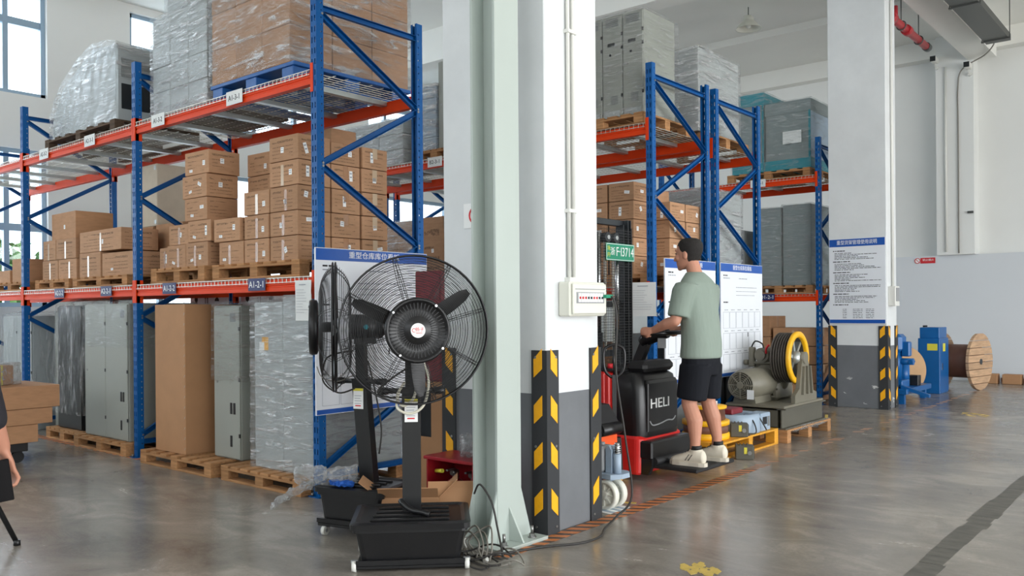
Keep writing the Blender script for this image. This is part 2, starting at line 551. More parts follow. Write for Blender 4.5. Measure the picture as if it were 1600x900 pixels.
def baked(o, name):
    """mesh of an object with its modifiers applied"""
    dg = bpy.context.evaluated_depsgraph_get()
    me = bpy.data.meshes.new_from_object(o.evaluated_get(dg)); me.name = name
    bpy.data.objects.remove(o)
    return me
# text on a face looking to -Y: local x stays x, local y becomes z
FRONT = Matrix.Rotation(PI / 2, 4, 'X')
def onfront(x, y, z): return Matrix.Translation((x, y, z)) @ FRONT
def onside(x, y, z): return Matrix.Translation((x, y, z)) @ Matrix.Rotation(PI / 2, 4, 'Z') @ FRONT      # face looking to +X

# ------------------------------------------------------------------ the building
XL, XR, YF, YB, ZC = -13.0, 8.2, -6.2, 16.8, 6.05
structure(B('floor', XL - 0.3, XR + 0.3, YF - 0.3, YB + 0.3, -0.12, 0.0, 'floor'))
structure(B('ceiling', XL - 0.3, XR + 0.3, YF - 0.3, YB + 0.3, ZC, ZC + 0.15, 'ceiling_paint'))
structure(B('ground', -60, 60, -50, 60, -0.4, -0.2, 'asphalt'))

def holed_wall(name, axis, p0, p1, a0, a1, holes_rows, z1, m):
    """wall across axis, from p0 to p1 thick, along a0..a1, with rectangular openings (a, b, za, zb)"""
    mb = MB()
    az = sorted(set([0.0, z1] + [h[2] for h in holes_rows] + [h[3] for h in holes_rows]))
    aa = sorted(set([a0, a1] + [h[0] for h in holes_rows] + [h[1] for h in holes_rows]))
    for i in range(len(az) - 1):
        run = None
        for j in range(len(aa) - 1):
            ca, cz = (aa[j] + aa[j + 1]) / 2, (az[i] + az[i + 1]) / 2
            hole = any(h[0] < ca < h[1] and h[2] < cz < h[3] for h in holes_rows)
            if not hole:
                if axis == 'X': mb.box(p0, p1, aa[j], aa[j + 1], az[i], az[i + 1])
                else: mb.box(aa[j], aa[j + 1], p0, p1, az[i], az[i + 1])
    o = mb.build(name, m)
    return structure(o)

left_cols = [(-3.2, 0.4), (1.5, 5.13), (6.34, 9.95), (11.1, 14.7)]
rows = [(1.38, 3.6), (4.36, 5.93)]
holes = [(a, b, z0, z1) for (a, b) in left_cols for (z0, z1) in rows]
holed_wall('wall_left', 'X', XL - 0.25, XL, YF, YB, holes, ZC, 'wall_paint')
wi = 0
def window(axis, pos, a, b, z0, z1, mull, trans):
    """aluminium window: frame, mullions, transoms and glass panes"""
    global wi
    wi += 1
    w = structure(link('window_%d' % wi, None))
    fm = MB()
    t = 0.06
    def bx(a0, a1, za, zb, d=0.05):
        if axis == 'X': fm.box(pos - d, pos + d, a0, a1, za, zb)
        else: fm.box(a0, a1, pos - d, pos + d, za, zb)
    bx(a, a + t, z0, z1); bx(b - t, b, z0, z1); bx(a, b, z0, z0 + t); bx(a, b, z1 - t, z1)
    fm.build('window_frame', 'frame_alu', w)
    xs = [a + t] + list(mull) + [b - t]; zs = [z0 + t] + list(trans) + [z1 - t]
    for x in mull:
        q = MB(); q_ = fm; fm = q; bx(x - 0.035, x + 0.035, z0 + t, z1 - t, 0.04); fm.build('mullion', 'frame_alu', w); fm = q_
    for z in trans:
        q = MB(); q_ = fm; fm = q; bx(a + t, b - t, z - 0.05, z + 0.05, 0.035); fm.build('transom', 'frame_alu', w); fm = q_
    for i in range(len(xs) - 1):
        for j in range(len(zs) - 1):
            q = MB(); q_ = fm; fm = q; bx(xs[i] + 0.03, xs[i + 1] - 0.03, zs[j] + 0.03, zs[j + 1] - 0.03, 0.004); fm.build('pane', 'glass', w); fm = q_
for (a, b) in left_cols:
    k = [b - 0.52 - 0.86 * i for i in range(4)]
    for (z0, z1) in rows:
        window('X', XL - 0.12, a, b, z0, z1, k, [5.4] if z0 > 3 else [2.5])
fr_cols = [(-12.0 + 3.4 * i, -9.4 + 3.4 * i) for i in range(6)]
holed_wall('wall_front', 'Y', YF - 0.25, YF, XL, XR, [(a, b, 3.1, 5.4) for a, b in fr_cols], ZC, 'wall_paint')
holed_wall('wall_right', 'X', XR, XR + 0.25, YF, YB, [(-3.5, 13.5, 0, 4.8)], ZC, 'wall_paint')
B0 = MB().box(XL, XR, YB, YB + 0.25, 0, ZC).build('wall_back', 'wall_paint'); structure(B0)
# lower thicker part of the back wall, a pilaster and the edge strip along the floor
structure(B('trim_1', -5.6, XR, YB - 0.22, YB, 0, 2.2, 'partition_paint'))
structure(B('trim_2', -4.02, -3.42, YB - 0.34, YB, 2.2, ZC, 'wall_paint'))
structure(B('baseboard_back', -3.05, XR, YB - 0.25, YB - 0.22, 0, 0.07, 'brown_drum'))
# concrete beams under the ceiling
for i, (y0, y1, z0) in enumerate([(10.25, 10.6, 5.5), (14.1, 14.4, 5.93), (4.0, 4.3, 5.6), (-2.0, -1.7, 5.6), (16.55, 16.8, 5.72)]):
    structure(B('trim_%d' % (3 + i), XL, XR, y0, y1, z0, ZC, 'ceiling_paint'))
structure(B('trim_8', -3.5, -3.08, 4.3, 10.25, 5.55, ZC, 'ceiling_paint'))
structure(B('trim_9', -3.5, -3.08, 10.6, 14.1, 5.55, ZC, 'ceiling_paint'))
structure(B('trim_10', -3.5, -3.08, 14.1, 16.55, 5.55, ZC, 'ceiling_paint'))

# trees outside the left windows
def tree(x, y, h, r, label, seed):
    rr = random.Random(seed)
    t = thing('tree', label, 'tree', (x, y, -0.2), 0, 'trees outside the left windows')
    MB().cyl((0, 0, 0), (0.05, 0, h * 0.55), 0.11, 0.06, 8).build('trunk', 'bark', t)
    fb = MB()
    for i in range(420):
        d = Vector((rr.gauss(0, 1), rr.gauss(0, 1), rr.gauss(0, 1))).normalized() * (rr.random() ** 0.4) * r
        p = d + Vector((0, 0, h * 0.62)); s = 0.1 + 0.12 * rr.random()
        a = Vector((rr.gauss(0, 1), rr.gauss(0, 1), rr.gauss(0, 1))).normalized(); b = a.orthogonal().normalized()
        fb.add([p - a * s, p + b * s * 0.5, p + a * s, p - b * s * 0.5], [(0, 1, 2, 3)])
    stuff(fb.build('foliage', 'leaf', t))
tree(-16.5, 5.6, 3.0, 1.0, 'leafy green tree outside the lower left window, nearest the rack post', 1)
tree(-17.6, 3.4, 2.8, 1.1, 'green tree outside the lower left window at the picture edge', 2)

# ------------------------------------------------------------------ pillars
tag(B('concrete_pillar', -3.80, -2.99, 3.85, 4.37, 0, ZC, 'pillar_paint', None, 0.006),
    'wide white concrete pillar with grey painted foot carrying the distribution box', 'pillar')
tag(B('concrete_pillar', -4.05, -3.33, 11.25, 11.65, 0, ZC, 'pillar_paint_chipped', None, 0.006),
    'far white concrete pillar with chipped grey foot behind the notice board', 'pillar')

sc_ = thing('steel_column', 'pale green H-section steel column bolted to the floor beside the fans', 'column', (-3.14, 3.59, 0))
mb = MB()
mb.box(0.075, 0.09, -0.1, 0.1, 0.02, ZC); mb.box(-0.09, -0.075, -0.1, 0.1, 0.02, ZC); mb.box(-0.075, 0.075, -0.005, 0.005, 0.02, ZC)
mb.build('shaft', 'steel_column', sc_)
B('base_plate', -0.2, 0.2, -0.2, 0.2, 0.0, 0.02, 'steel_column', sc_)
for s in (-1, 1):
    MB().prism([(s * 0.1, 0.02), (s * 0.19, 0.02), (s * 0.1, 0.3)], 0.0775, 0.0875, 'X').build('stiffener', 'steel_column', sc_)
    MB().prism([(s * 0.1, 0.02), (s * 0.19, 0.02), (s * 0.1, 0.3)], -0.0875, -0.0775, 'X').build('stiffener', 'steel_column', sc_)
    MB().prism([(s * 0.09, 0.02), (s * 0.19, 0.02), (s * 0.09, 0.2)], -0.006, 0.006, 'Y').build('stiffener', 'steel_column', sc_)
bm_ = MB().cyl((0, 0, 0.02), (0, 0, 0.025), 0.024, n=14).cyl((0, 0, 0.025), (0, 0, 0.042), 0.017, n=6, smooth=False).cyl((0, 0, 0.042), (0, 0, 0.085), 0.0085, n=10).mesh('anchor_bolt', 'bolt_steel')
for (x, y) in ((0.15, -0.12), (0.15, 0.12), (-0.15, -0.12), (-0.15, 0.12)):
    link('anchor_bolt', bm_, sc_, (x, y, 0))

# ------------------------------------------------------------------ corner guards
def corner_guard(x, y, sx, sy, label, h=1.05, w=0.1):
    """rubber angle on a pillar corner; sx, sy give the outward directions of its two legs' faces"""
    g = thing('corner_guard', label, 'corner guard', (x, y, 0), 0, 'hazard corner guards on the pillars')
    mb = MB(); t = 0.012
    # leg lying on the face across Y, leg lying on the face across X
    mb.box(min(sx * t, -sx * w), max(sx * t, -sx * w), min(0, sy * t), max(0, sy * t), 0.0, h)
    mb.box(min(0, sx * t), max(0, sx * t), min(0, -sy * w), max(0, -sy * w), 0.0, h)
    mb.build('rubber_angle', 'guard_rubber', g)
    for i in range(4):
        z = 0.10 + 0.265 * i
        # chevrons point upward at the corner
        a0, a1 = 0.022, 0.082
        MB().prism([(-sx * a0, z + 0.05), (-sx * a1, z), (-sx * a1, z + 0.105), (-sx * a0, z + 0.165)], sy * t, sy * (t + 0.003), 'Y').build('reflective_stripe', 'guard_yellow', g)
        MB().prism([(-sy * a0, z + 0.05), (-sy * a1, z), (-sy * a1, z + 0.105), (-sy * a0, z + 0.165)], sx * t, sx * (t + 0.003), 'X').build('reflective_stripe', 'guard_yellow', g)
    for z in (0.04, 0.5, 1.01):
        s = MB()
        s.cyl((-sx * 0.07, sy * t, z), (-sx * 0.07, sy * (t + 0.004), z), 0.008, n=8)
        s.cyl((sx * t, -sy * 0.07, z), (sx * (t + 0.004), -sy * 0.07, z), 0.008, n=8)
        s.build('screw', 'bolt_steel', g)
corner_guard(-2.99, 3.85, 1, -1, 'black and yellow corner guard on the near corner of the wide pillar')
corner_guard(-2.99, 4.37, 1, 1, 'black and yellow corner guard below the distribution box, beside the red stacker')
corner_guard(-3.80, 3.85, -1, -1, 'black and yellow corner guard half hidden behind the steel column and red box')
corner_guard(-3.33, 11.25, 1, -1, 'black and yellow corner guard on the far pillar, under the notice board right end')
corner_guard(-4.05, 11.25, -1, -1, 'scuffed black and yellow corner guard on the far pillar beside the rack post')
corner_guard(-3.33, 11.65, 1, 1, 'black and yellow corner guard on the far pillar beside the blue machine')

# ------------------------------------------------------------------ floor markings
haz = thing('hazard_tape', 'orange and black striped floor tape along the pillar and the aisle end', 'floor tape', (-2.93, 3.32, 0), 0.008)
n = 0
for i in range(118):
    y = i * 0.1
    if y > 3.2 and (i % 3 == 1 or random.random() < 0.35): continue
    wear = 0 if y < 3.1 else random.uniform(0, 0.03)
    q = MB().prism([(-0.05 + wear, y), (0.05 - wear, y + 0.06), (0.05 - wear, y + 0.11), (-0.05 + wear, y + 0.05)], 0.0006, 0.0022, 'Z')
    q.build('tape_stripe', 'tape_orange' if y < 3.1 else 'tape_orange_worn', haz)
B('tape_backing', -0.05, 0.05, 0, 3.15, 0.0, 0.0012, 'tape_black', haz)
haz2 = thing('hazard_tape', 'orange and black striped floor tape running under the pallets of the left rack', 'floor tape', (-10.4, 3.66, 0))
for i in range(42):
    x = i * 0.13
    MB().prism([(x, -0.05), (x + 0.07, -0.05), (x + 0.11, 0.05), (x + 0.04, 0.05)], 0.0006, 0.0022, 'Z').build('tape_stripe', 'tape_orange', haz2)
B('tape_backing', 0, 5.5, -0.05, 0.05, 0, 0.0012, 'tape_black', haz2)
dk = MB()
yy = 2.0
while yy < 12.5:
    l = random.uniform(0.1, 0.6)
    a, b_ = random.uniform(-0.012, 0.01), random.uniform(-0.01, 0.012)
    dk.prism([(-0.06 + a, yy), (0.06 + b_, yy), (0.06 + b_, yy + l), (-0.06 + a, yy + l)], 0.0, 0.0012, 'Z')
    yy += l + (random.uniform(0.0, 0.012) if random.random() < 0.6 else 0)
tag(dk.build('floor_tape', 'tape_dark', None, (-1.14, 0, 0), (0, 0, 0.005)), 'worn dark grey floor tape crossing the lower right of the floor', 'floor tape')
def blotch(x, y, rx, ry, label, seed):
    rr = random.Random(seed); mb = MB()
    for i in range(46):
        a = rr.uniform(-1, 1); b = rr.uniform(-1, 1)
        if a * a + b * b > 1: continue
        s = rr.uniform(0.008, 0.03)
        k = rr.randint(4, 6); ph = rr.random() * 6
        mb.prism([(a * rx + s * (0.6 + 0.5 * rr.random()) * math.cos(ph + 2 * PI * j / k), b * ry + s * 2 * (0.5 + 0.5 * rr.random()) * math.sin(ph + 2 * PI * j / k)) for j in range(k)], 0, 0.0012 + 0.0002 * rr.random(), 'Z')
    o = mb.build('paint_patch', 'tape_yellow', None, (x, y, 0), (0, 0, 0.6))
    tag(stuff(o), label, 'paint patch')
blotch(-2.02, 3.83, 0.09, 0.09, 'worn yellow paint patch on the floor in the foreground', 3)
blotch(-2.37, 11.33, 0.12, 0.2, 'worn yellow paint patch far out on the right floor', 4)
st = thing('floor_sticker', 'blue and white location sticker on the floor beside the white wheels', 'sticker', (-3.03, 4.62, 0), -0.1)
B('sheet', -0.09, 0.09, -0.12, 0.12, 0, 0.001, 'white_print', st)
for k in range(3): B('print_band', -0.07, 0.07, -0.09 + 0.065 * k, -0.055 + 0.065 * k, 0.001, 0.0016, 'light_blue_grey', st)
for i, (x0, y0, x1, y1, lab) in enumerate([(-3.03, 4.86, -3.28, 4.74, 'short yellow tape strip on the floor beside the white wheels'), (-3.5, 9.6, -3.75, 10.3, 'yellow green tape strip on the floor in front of the far pillar')]):
    tag(MB().bar((x0, y0, 0.001), (x1, y1, 0.001), 0.035, 0.002).build('floor_tape', 'tape_yellow'), lab, 'floor tape')

# ------------------------------------------------------------------ pallet racking
PW, PD = 0.064, 0.058
def post_mesh(h):
    """perforated open channel; slotted face looks to -Y"""
    mb = MB()
    def face(fn, W, ucuts, holes_u, pitch, hv):
        zs = [0.0]; rows_h = []
        z = 0.06
        while z + pitch < h:
            zs += [z, z + hv]; z += pitch
        zs.append(h)
        us = [0.0] + ucuts + [W]
        pts = {}
        for i in range(len(zs) - 1):
            hole_row = i % 2 == 1
            for j in range(len(us) - 1):
                if hole_row and j in holes_u: continue
                q = [(us[j], zs[i]), (us[j + 1], zs[i]), (us[j + 1], zs[i + 1]), (us[j], zs[i + 1])]
                mb.add([fn(*p) for p in q], [(0, 1, 2, 3)])
    face(lambda u, z: (-PW / 2 + u, -PD / 2, z), PW, [0.011, 0.022, 0.042, 0.053], {1, 3}, 0.075, 0.04)
    face(lambda u, z: (PW / 2, -PD / 2 + u, z), PD, [0.036, 0.045], {1}, 0.05, 0.011)
    face(lambda u, z: (-PW / 2, -PD / 2 + u, z), PD, [0.036, 0.045], {1}, 0.05, 0.011)
    # rear lips
    mb.box(PW / 2 - 0.018, PW / 2, PD / 2 - 0.003, PD / 2, 0, h); mb.box(-PW / 2, -PW / 2 + 0.018, PD / 2 - 0.003, PD / 2, 0, h)
    me = mb.mesh('upright', 'rack_blue')
    bm = bmesh.new(); bm.from_mesh(me); bmesh.ops.remove_doubles(bm, verts=bm.verts, dist=1e-5); bm.to_mesh(me); bm.free()
    o = link('upright', me)
    md = o.modifiers.new('sheet', 'SOLIDIFY'); md.thickness = 0.0025; md.offset = 0
    return baked(o, 'upright')

def channel(mb, p0, p1, w=0.042, d=0.03, t=0.003, side=1, m=0):
    """thin C-section lying in a YZ plane, open side to +X or -X"""
    p0, p1 = Vector(p0), Vector(p1)
    dr = (p1 - p0).normalized(); n = Vector((side, 0, 0)); c = dr.cross(n).normalized()
    mb.bar(p0, p1, t, w, m, up=tuple(c))
    for s in (-1, 1):
        o = c * (s * (w / 2 - t / 2)) + n * (d / 2)
        mb.bar(p0 + o, p1 + o, d, t, m, up=tuple(c))

BEAM_PROF = [(-0.025, -0.09), (0.025, -0.09), (0.025, 0.0), (-0.003, 0.0), (-0.003, -0.012), (-0.025, -0.012), (-0.025, -0.042), (-0.019, -0.047), (-0.019, -0.055), (-0.025, -0.06)]

def rack(name, label, xs, y0, depth, levels, h, labels, end_faces=1, deck_from=0, first_front=True):
    """xs: upright x positions, y0 / y0+depth: front and rear post centres; levels: beam top heights"""
    R = thing(name, label, 'pallet rack', (0, 0, 0))
    me = post_mesh(h)
    y1 = y0 + depth
    for x in xs:
        f = link('upright', me, R, (x, y0, 0.006)); r = link('upright', me, R, (x, y1, 0.006), (0, 0, PI))
        for yy in (y0, y1):
            s = -1 if yy == y0 else 1
            b = MB().box(x - 0.06, x + 0.06, yy - 0.06, yy + 0.06, 0, 0.006)
            b.cyl((x - 0.02, yy + s * 0.05, 0.006), (x - 0.02, yy + s * 0.05, 0.03), 0.008, n=8, m=1)
            b.build('base_plate', ['rack_blue', 'bolt_steel'], R)
        zt = h - 0.11
        ya, yb = y0 + 0.02, y1 - 0.02
        mb = MB(); channel(mb, (x, ya, zt), (x, yb, zt)); mb.build('horizontal_brace', 'rack_blue', R)
        mb = MB(); channel(mb, (x, ya, 0.14), (x, yb, 0.14)); mb.build('horizontal_brace', 'rack_blue', R)
        z = zt - 0.04; fr = True
        step = (zt - 0.04 - 0.18) / 6.0
        for k in range(6):
            a, b = ((ya, z), (yb, z - step + 0.02)) if fr else ((yb, z), (ya, z - step + 0.02))
            mb = MB(); channel(mb, (x, a[0], a[1]), (x, b[0], b[1]))
            for q in (a, b):
                mb.cyl((x + PW / 2, q[0], q[1]), (x + PW / 2 + 0.006, q[0], q[1]), 0.009, n=6, m=1)
            mb.build('diagonal_brace', ['rack_blue', 'bolt_steel'], R)
            z -= step; fr = not fr
    for li, zt in enumerate(levels):
        for bi in range(len(xs) - 1):
            xa, xb = sorted((xs[bi], xs[bi + 1]))
            xa += PW / 2; xb -= PW / 2
            for face in (0, 1):
                s = -1 if face == 0 else 1
                yc = (y0 - 0.0 if face == 0 else y1) + s * 0.0
                mb = MB().prism([(yc + (-s) * a * -1 if False else yc + (a if face == 0 else -a), zt + b) for a, b in BEAM_PROF], xa + 0.004, xb - 0.004, 'X')
                for xe, sg in ((xa, -1), (xb, 1)):      # hook plates folded around the posts
                    mb.box(min(xe, xe - sg * 0.004), max(xe, xe - sg * 0.004), yc - 0.03, yc + 0.03, zt - 0.15, zt + 0.05)
                    yo = yc + s * (PD / 2 + 0.004)
                    mb.box(min(xe, xe + sg * 0.03), max(xe, xe + sg * 0.03), min(yo, yo + s * 0.003), max(yo, yo + s * 0.003), zt - 0.15, zt + 0.05)
                    mb.box(min(xe, xe - sg * 0.004), max(xe, xe - sg * 0.004), min(yc, yo), max(yc, yo + s * 0.003), zt - 0.15, zt + 0.05)
                bo = mb.build('beam', 'rack_orange', R)
                if face == 0:
                    for (txt, xp, style) in labels.get((li, bi), []):
                        lb = MB()
                        w = 0.22
                        yl = yc - 0.0395
                        if style == 'navy':
                            lb.box(xp - w / 2, xp + w / 2, yl - 0.0015, yl, zt - 0.08, zt + 0.012)
                            lb.text(txt, 0.07, onfront(xp, yl - 0.0022, zt - 0.036), 1, width=0.185)
                        else:
                            lb.box(xp - w / 2, xp + w / 2, yl - 0.0015, yl, zt - 0.085, zt + 0.02)
                            lb.text(txt, 0.06, onfront(xp, yl - 0.0022, zt - 0.035), 2, width=0.15)
                        o = lb.build('location_label', ['navy' if style == 'navy' else 'paper', 'white_print', 'black_print'], bo)
            # wire deck: wires run front to back and hook over the front beam
            mb = MB(); w = 0.0022
            nw = int((xb - xa) / 0.05)
            for k in range(nw):
                x = xa + 0.03 + k * 0.05
                mb.box(x - w, x + w, y0 - 0.03, y1 + 0.03, zt + 0.002, zt + 0.006)
                mb.box(x - w, x + w, y0 - 0.034, y0 - 0.029, zt - 0.03, zt + 0.006)
            for k in range(10):
                y = y0 - 0.03 + k * (depth + 0.06) / 9
                mb.box(xa + 0.01, xb - 0.01, y - w, y + w, zt + 0.006, zt + 0.010)
            mb.box(xa + 0.01, xb - 0.01, y0 - 0.038, y0 - 0.034, zt - 0.028, zt - 0.024)
            stuff(mb.build('wire_deck', 'wire_zinc', R))
            for k in range(4):
                x = xa + (k + 0.5) * (xb - xa) / 4
                MB().prism([(x - 0.03, zt - 0.034), (x + 0.03, zt - 0.034), (x + 0.03, zt), (x + 0.026, zt), (x + 0.026, zt - 0.03), (x - 0.026, zt - 0.03), (x - 0.026, zt), (x - 0.03, zt)], y0 + 0.025, y1 - 0.025, 'Y').build('deck_support', 'galv', R)
    return R

AX = [-4.86, -7.45, -9.95, -12.45]
rack('pallet_rack', 'blue and orange pallet rack nearest the camera, with the fan-side notice board', AX, 3.69, 0.95, [1.52, 2.955], 3.5,
     {(0, 0): [('A1-2-1', -5.55, 'navy'), ('A1-2-2', -6.83, 'navy')], (0, 1): [('A2-2-1', -7.98, 'navy'), ('A2-2-2', -9.0, 'navy')],
      (1, 0): [('A1-3-1', -5.83, 'paper'), ('A1-3-2', -7.0, 'paper')], (1, 1): [('A2-3-1', -8.3, 'paper'), ('A2-3-2', -9.35, 'paper')]})
BX = [-3.95, -6.32, -8.62]
rack('pallet_rack', 'blue and orange pallet rack behind the stacker, holding tall grey cabinets on top', BX, 6.62, 1.02, [1.48, 2.93], 3.46,
     {(1, 1): [('B2-3-1', -6.62, 'paper')], (1, 0): [('B1-3-1', -4.72, 'paper')]})
rack('pallet_rack', 'blue and orange pallet rack back to back with the one behind the stacker', BX, 7.84, 0.98, [1.48, 2.93], 3.46, {})
DX = [-4.22, -6.6]
rack('pallet_rack', 'far blue and orange pallet rack with teal crates, beside the far pillar', DX, 11.36, 0.95, [1.47, 3.05], 3.55,
     {(0, 0): [('D1-2-1', -4.93, 'navy')], (1, 0): [('D1-3-1', -5.05, 'paper')]})

# ------------------------------------------------------------------ pallets
def pallet(x0, x1, y0, y1, z, h, wood, label, boards=7, along='Y', group='wooden pallets'):
    """block pallet: top boards run along X or Y; deck boards, stringer boards, blocks and runners are separate pieces"""
    p = thing('pallet', label, 'pallet', ((x0 + x1) / 2, (y0 + y1) / 2, z), 0, group)
    W, D = x1 - x0, y1 - y0
    t = 0.018
    bh = h - 3 * t
    L, A = (D, W) if along == 'Y' else (W, D)    # L: board length, A: spread of boards
    bw = min(0.1, A / boards * 0.86)
    board = MB().cbox(-bw / 2, bw / 2, -L / 2, L / 2, 0, t, 0.002).mesh('deck_board', wood)
    strg = MB().cbox(-A / 2, A / 2, -0.045, 0.045, 0, t, 0.002).mesh('stringer_board', wood)
    blk = MB().cbox(-0.05, 0.05, -0.045, 0.045, 0, bh, 0.003).mesh('block', wood)
    run = MB().cbox(-A / 2, A / 2, -0.045, 0.045, 0, t, 0.002).mesh('runner', wood)
    rz = 0 if along == 'Y' else PI / 2
    def put(nm, me, a, l, zz, jit=0.0):
        q = (a, l) if along == 'Y' else (-l, a)
        link(nm, me, p, (q[0], q[1], zz), (0, 0, rz + jit))
    for i in range(boards):
        put('deck_board', board, -A / 2 + bw / 2 + i * (A - bw) / (boards - 1), 0, h - t, random.uniform(-0.004, 0.004))
    for j in (-1, 0, 1):
        put('stringer_board', strg, 0, j * (L / 2 - 0.045), h - 2 * t)
        put('runner', run, 0, j * (L / 2 - 0.045), 0)
        for i in (-1, 0, 1):
            put('block', blk, i * (A / 2 - 0.05), j * (L / 2 - 0.045), t)
    return p

ORD = ['bottom', 'second', 'third', 'fourth', 'fifth', 'sixth', 'seventh']
# ------------------------------------------------------------------ cartons
def carton(x0, x1, y0, y1, z0, z1, label, group, tape=True, stickers=('f',), m='carton', rz=None, tape_mat='tape'):
    """printed carton: body with tape and stickers as parts"""
    W, D, H_ = x1 - x0, y1 - y0, z1 - z0
    b = MB().cbox(-W / 2, W / 2, -D / 2, D / 2, 0.001, H_ - 0.001, 0.003)
    # the seam where the flaps meet
    b.box(-W / 2 + 0.002, W / 2 - 0.002, -0.0008, 0.0008, H_ - 0.002, H_ - 0.0006)
    o = b.build('carton', m, None, ((x0 + x1) / 2, (y0 + y1) / 2, z0), (0, 0, random.uniform(-0.02, 0.02) if rz is None else rz))
    tag(o, label, 'carton', group)
    e = 0.0008
    if tape:
        tb = MB(); w = 0.024
        tb.box(-W / 2 - e, W / 2 + e, -w, w, H_ - 0.001, H_ - 0.001 + e)
        tb.box(-W / 2 - e, -W / 2 + e, -w, w, H_ * 0.72, H_)
        tb.box(W / 2 - e, W / 2 + e, -w, w, H_ * 0.5, H_)
        xo = W * random.uniform(-0.08, 0.12)
        tb.box(xo - w * 0.7, xo + w * 0.7, -D / 2 - e, -D / 2 + e, 0.003, H_ * 0.86)
        tb.build('packing_tape', tape_mat, o)
    for s in stickers:
        sb = MB(); a = random.uniform(-0.5, 0.5) if random.random() < 0.25 else random.uniform(-0.04, 0.04)
        w, h = random.choice([(0.036, 0.042), (0.034, 0.044), (0.055, 0.028), (0.036, 0.04), (0.03, 0.08)])
        h = min(h, H_ * 0.7)
        if s == 'f': T = onfront(W * random.uniform(-0.1, 0.3), -D / 2 - e, H_ * random.uniform(0.35, 0.6))
        elif s == 'F': T = onfront(-W * random.uniform(0.15, 0.28), -D / 2 - e, H_ * random.uniform(0.18, 0.3)); w, h = 0.045, 0.022
        else: T = onside(W / 2 + e, D * random.uniform(-0.3, 0.3), H_ * random.uniform(0.45, 0.65))
        T = T @ Matrix.Rotation(a, 4, 'Z')
        sb.add([(-w / 2, -h / 2, 0), (w / 2, -h / 2, 0), (w / 2, h / 2, 0), (-w / 2, h / 2, 0)], [(0, 1, 2, 3)], 0, False, T)
        sb.add([(-w / 2, -h / 2, -0.0006), (w / 2, -h / 2, -0.0006), (w / 2, h / 2, -0.0006), (-w / 2, h / 2, -0.0006)], [(3, 2, 1, 0)], 0, False, T)
        for k in range(2):
            yb = h * (0.2 - 0.35 * k)
            sb.add([(-w * 0.38, yb, 0.0004), (w * 0.3, yb, 0.0004), (w * 0.3, yb + h * 0.12, 0.0004), (-w * 0.38, yb + h * 0.12, 0.0004)], [(0, 1, 2, 3)], 1, False, T)
        sb.build('sticker', ['white_print', 'grey_print'], o)
    return o

# --- level two, first bay of the near rack
DK = 1.535
pallet(-7.28, -6.4, 3.72, 4.6, DK, 0.13, 'pallet_wood', 'wooden pallet under the printed cartons beside the label A1-2-2', group='pallets on the near rack')
pallet(-6.28, -5.12, 3.72, 4.6, DK, 0.125, 'pallet_wood', 'wooden pallet under the printed cartons beside the label A1-2-1', group='pallets on the near rack')
gA = 'printed cartons on the near rack'
z5 = [1.665, 1.855, 2.045, 2.235, 2.425, 2.615]
zr = [1.662, 1.846, 2.03, 2.215, 2.402, 2.59]
carton(-7.27, -7.12, 3.80, 4.05, 1.665, 1.85, 'small printed carton at the left end of the A1-2-2 pallet, beside the post', gA)
carton(-7.10, -6.80, 3.78, 4.06, 1.665, 1.86, 'bottom front carton, second from left on the A1-2-2 pallet', gA, True, ('F',))
carton(-6.79, -6.44, 3.78, 4.06, 1.665, 1.868, 'bottom front carton at the right end of the A1-2-2 pallet', gA, True, ('f', 'F'))
carton(-7.09, -6.76, 3.79, 4.06, 1.861, 2.035, 'second-row carton with a tilted tag, left under the tall stack of A1-2-2', gA)
carton(-6.75, -6.40, 3.78, 4.06, 1.869, 2.048, 'second-row carton carrying the tall stack of three on the A1-2-2 pallet', gA, False, ('f', 'F'))
for k, (a, b, z0, z1, t) in enumerate([(-6.80, -6.46, 2.05, 2.238, 'lowest'), (-6.84, -6.45, 2.24, 2.43, 'middle'), (-6.79, -6.43, 2.432, 2.625, 'topmost')]):
    carton(a, b, 3.78, 4.07, z0, z1, t + ' of the three cartons stacked highest above A1-2-2', gA, False, ('f', 'F', 's') if k else ('f', 'F'))
for k in range(5):
    carton(-6.40, -6.05, 4.13, 4.44, z5[k], z5[k + 1] - 0.004, ORD[k] + ' carton in the rear column right of the tallest A1-2-2 stack', gA, False, ('s',) if k % 2 else ('f',))
carton(-6.27, -5.93, 3.78, 4.07, zr[0], zr[1] - 0.003, 'bottom front carton at the left end of the A1-2-1 pallet', gA, True, ('F',))
carton(-6.33, -5.965, 3.77, 4.07, zr[1], zr[2], 'carton overhanging to the left, top of the short A1-2-1 column', gA, False, ('f', 'F'))
for k in range(3):
    carton(-5.91, -5.58, 3.78, 4.07, zr[k], zr[k + 1] - 0.003, ORD[k].replace('third', 'topmost') + ' carton of the three-high middle column on the A1-2-1 pallet', gA, True, ('f',), tape_mat='tape_clear' if k == 2 else 'tape')
for k in range(5):
    carton(-5.565, -5.215, 3.78, 4.075, zr[k], zr[k + 1] - 0.003, ORD[k].replace('fifth', 'topmost') + ' carton in the front column at the right end of the A1-2-1 pallet', gA, k < 4, ('f', 's'), tape_mat='tape_clear' if k == 3 else 'tape')
    carton(-5.565, -5.215, 4.085, 4.36, zr[k], zr[k + 1] - 0.003 - (0.02 if k == 4 else 0), ORD[k].replace('fifth', 'topmost') + ' carton of the middle column seen behind the near end post', gA, True, ('s',))
for k in range(5):
    carton(-5.56, -5.20, 4.37, 4.63, zr[k], zr[k + 1] - 0.004 - (0.02 if k == 4 else 0), ORD[k].replace('fifth', 'topmost') + ' carton of the rear column seen through the near rack end frame', gA, True, ('s',), tape_mat='tape_clear')
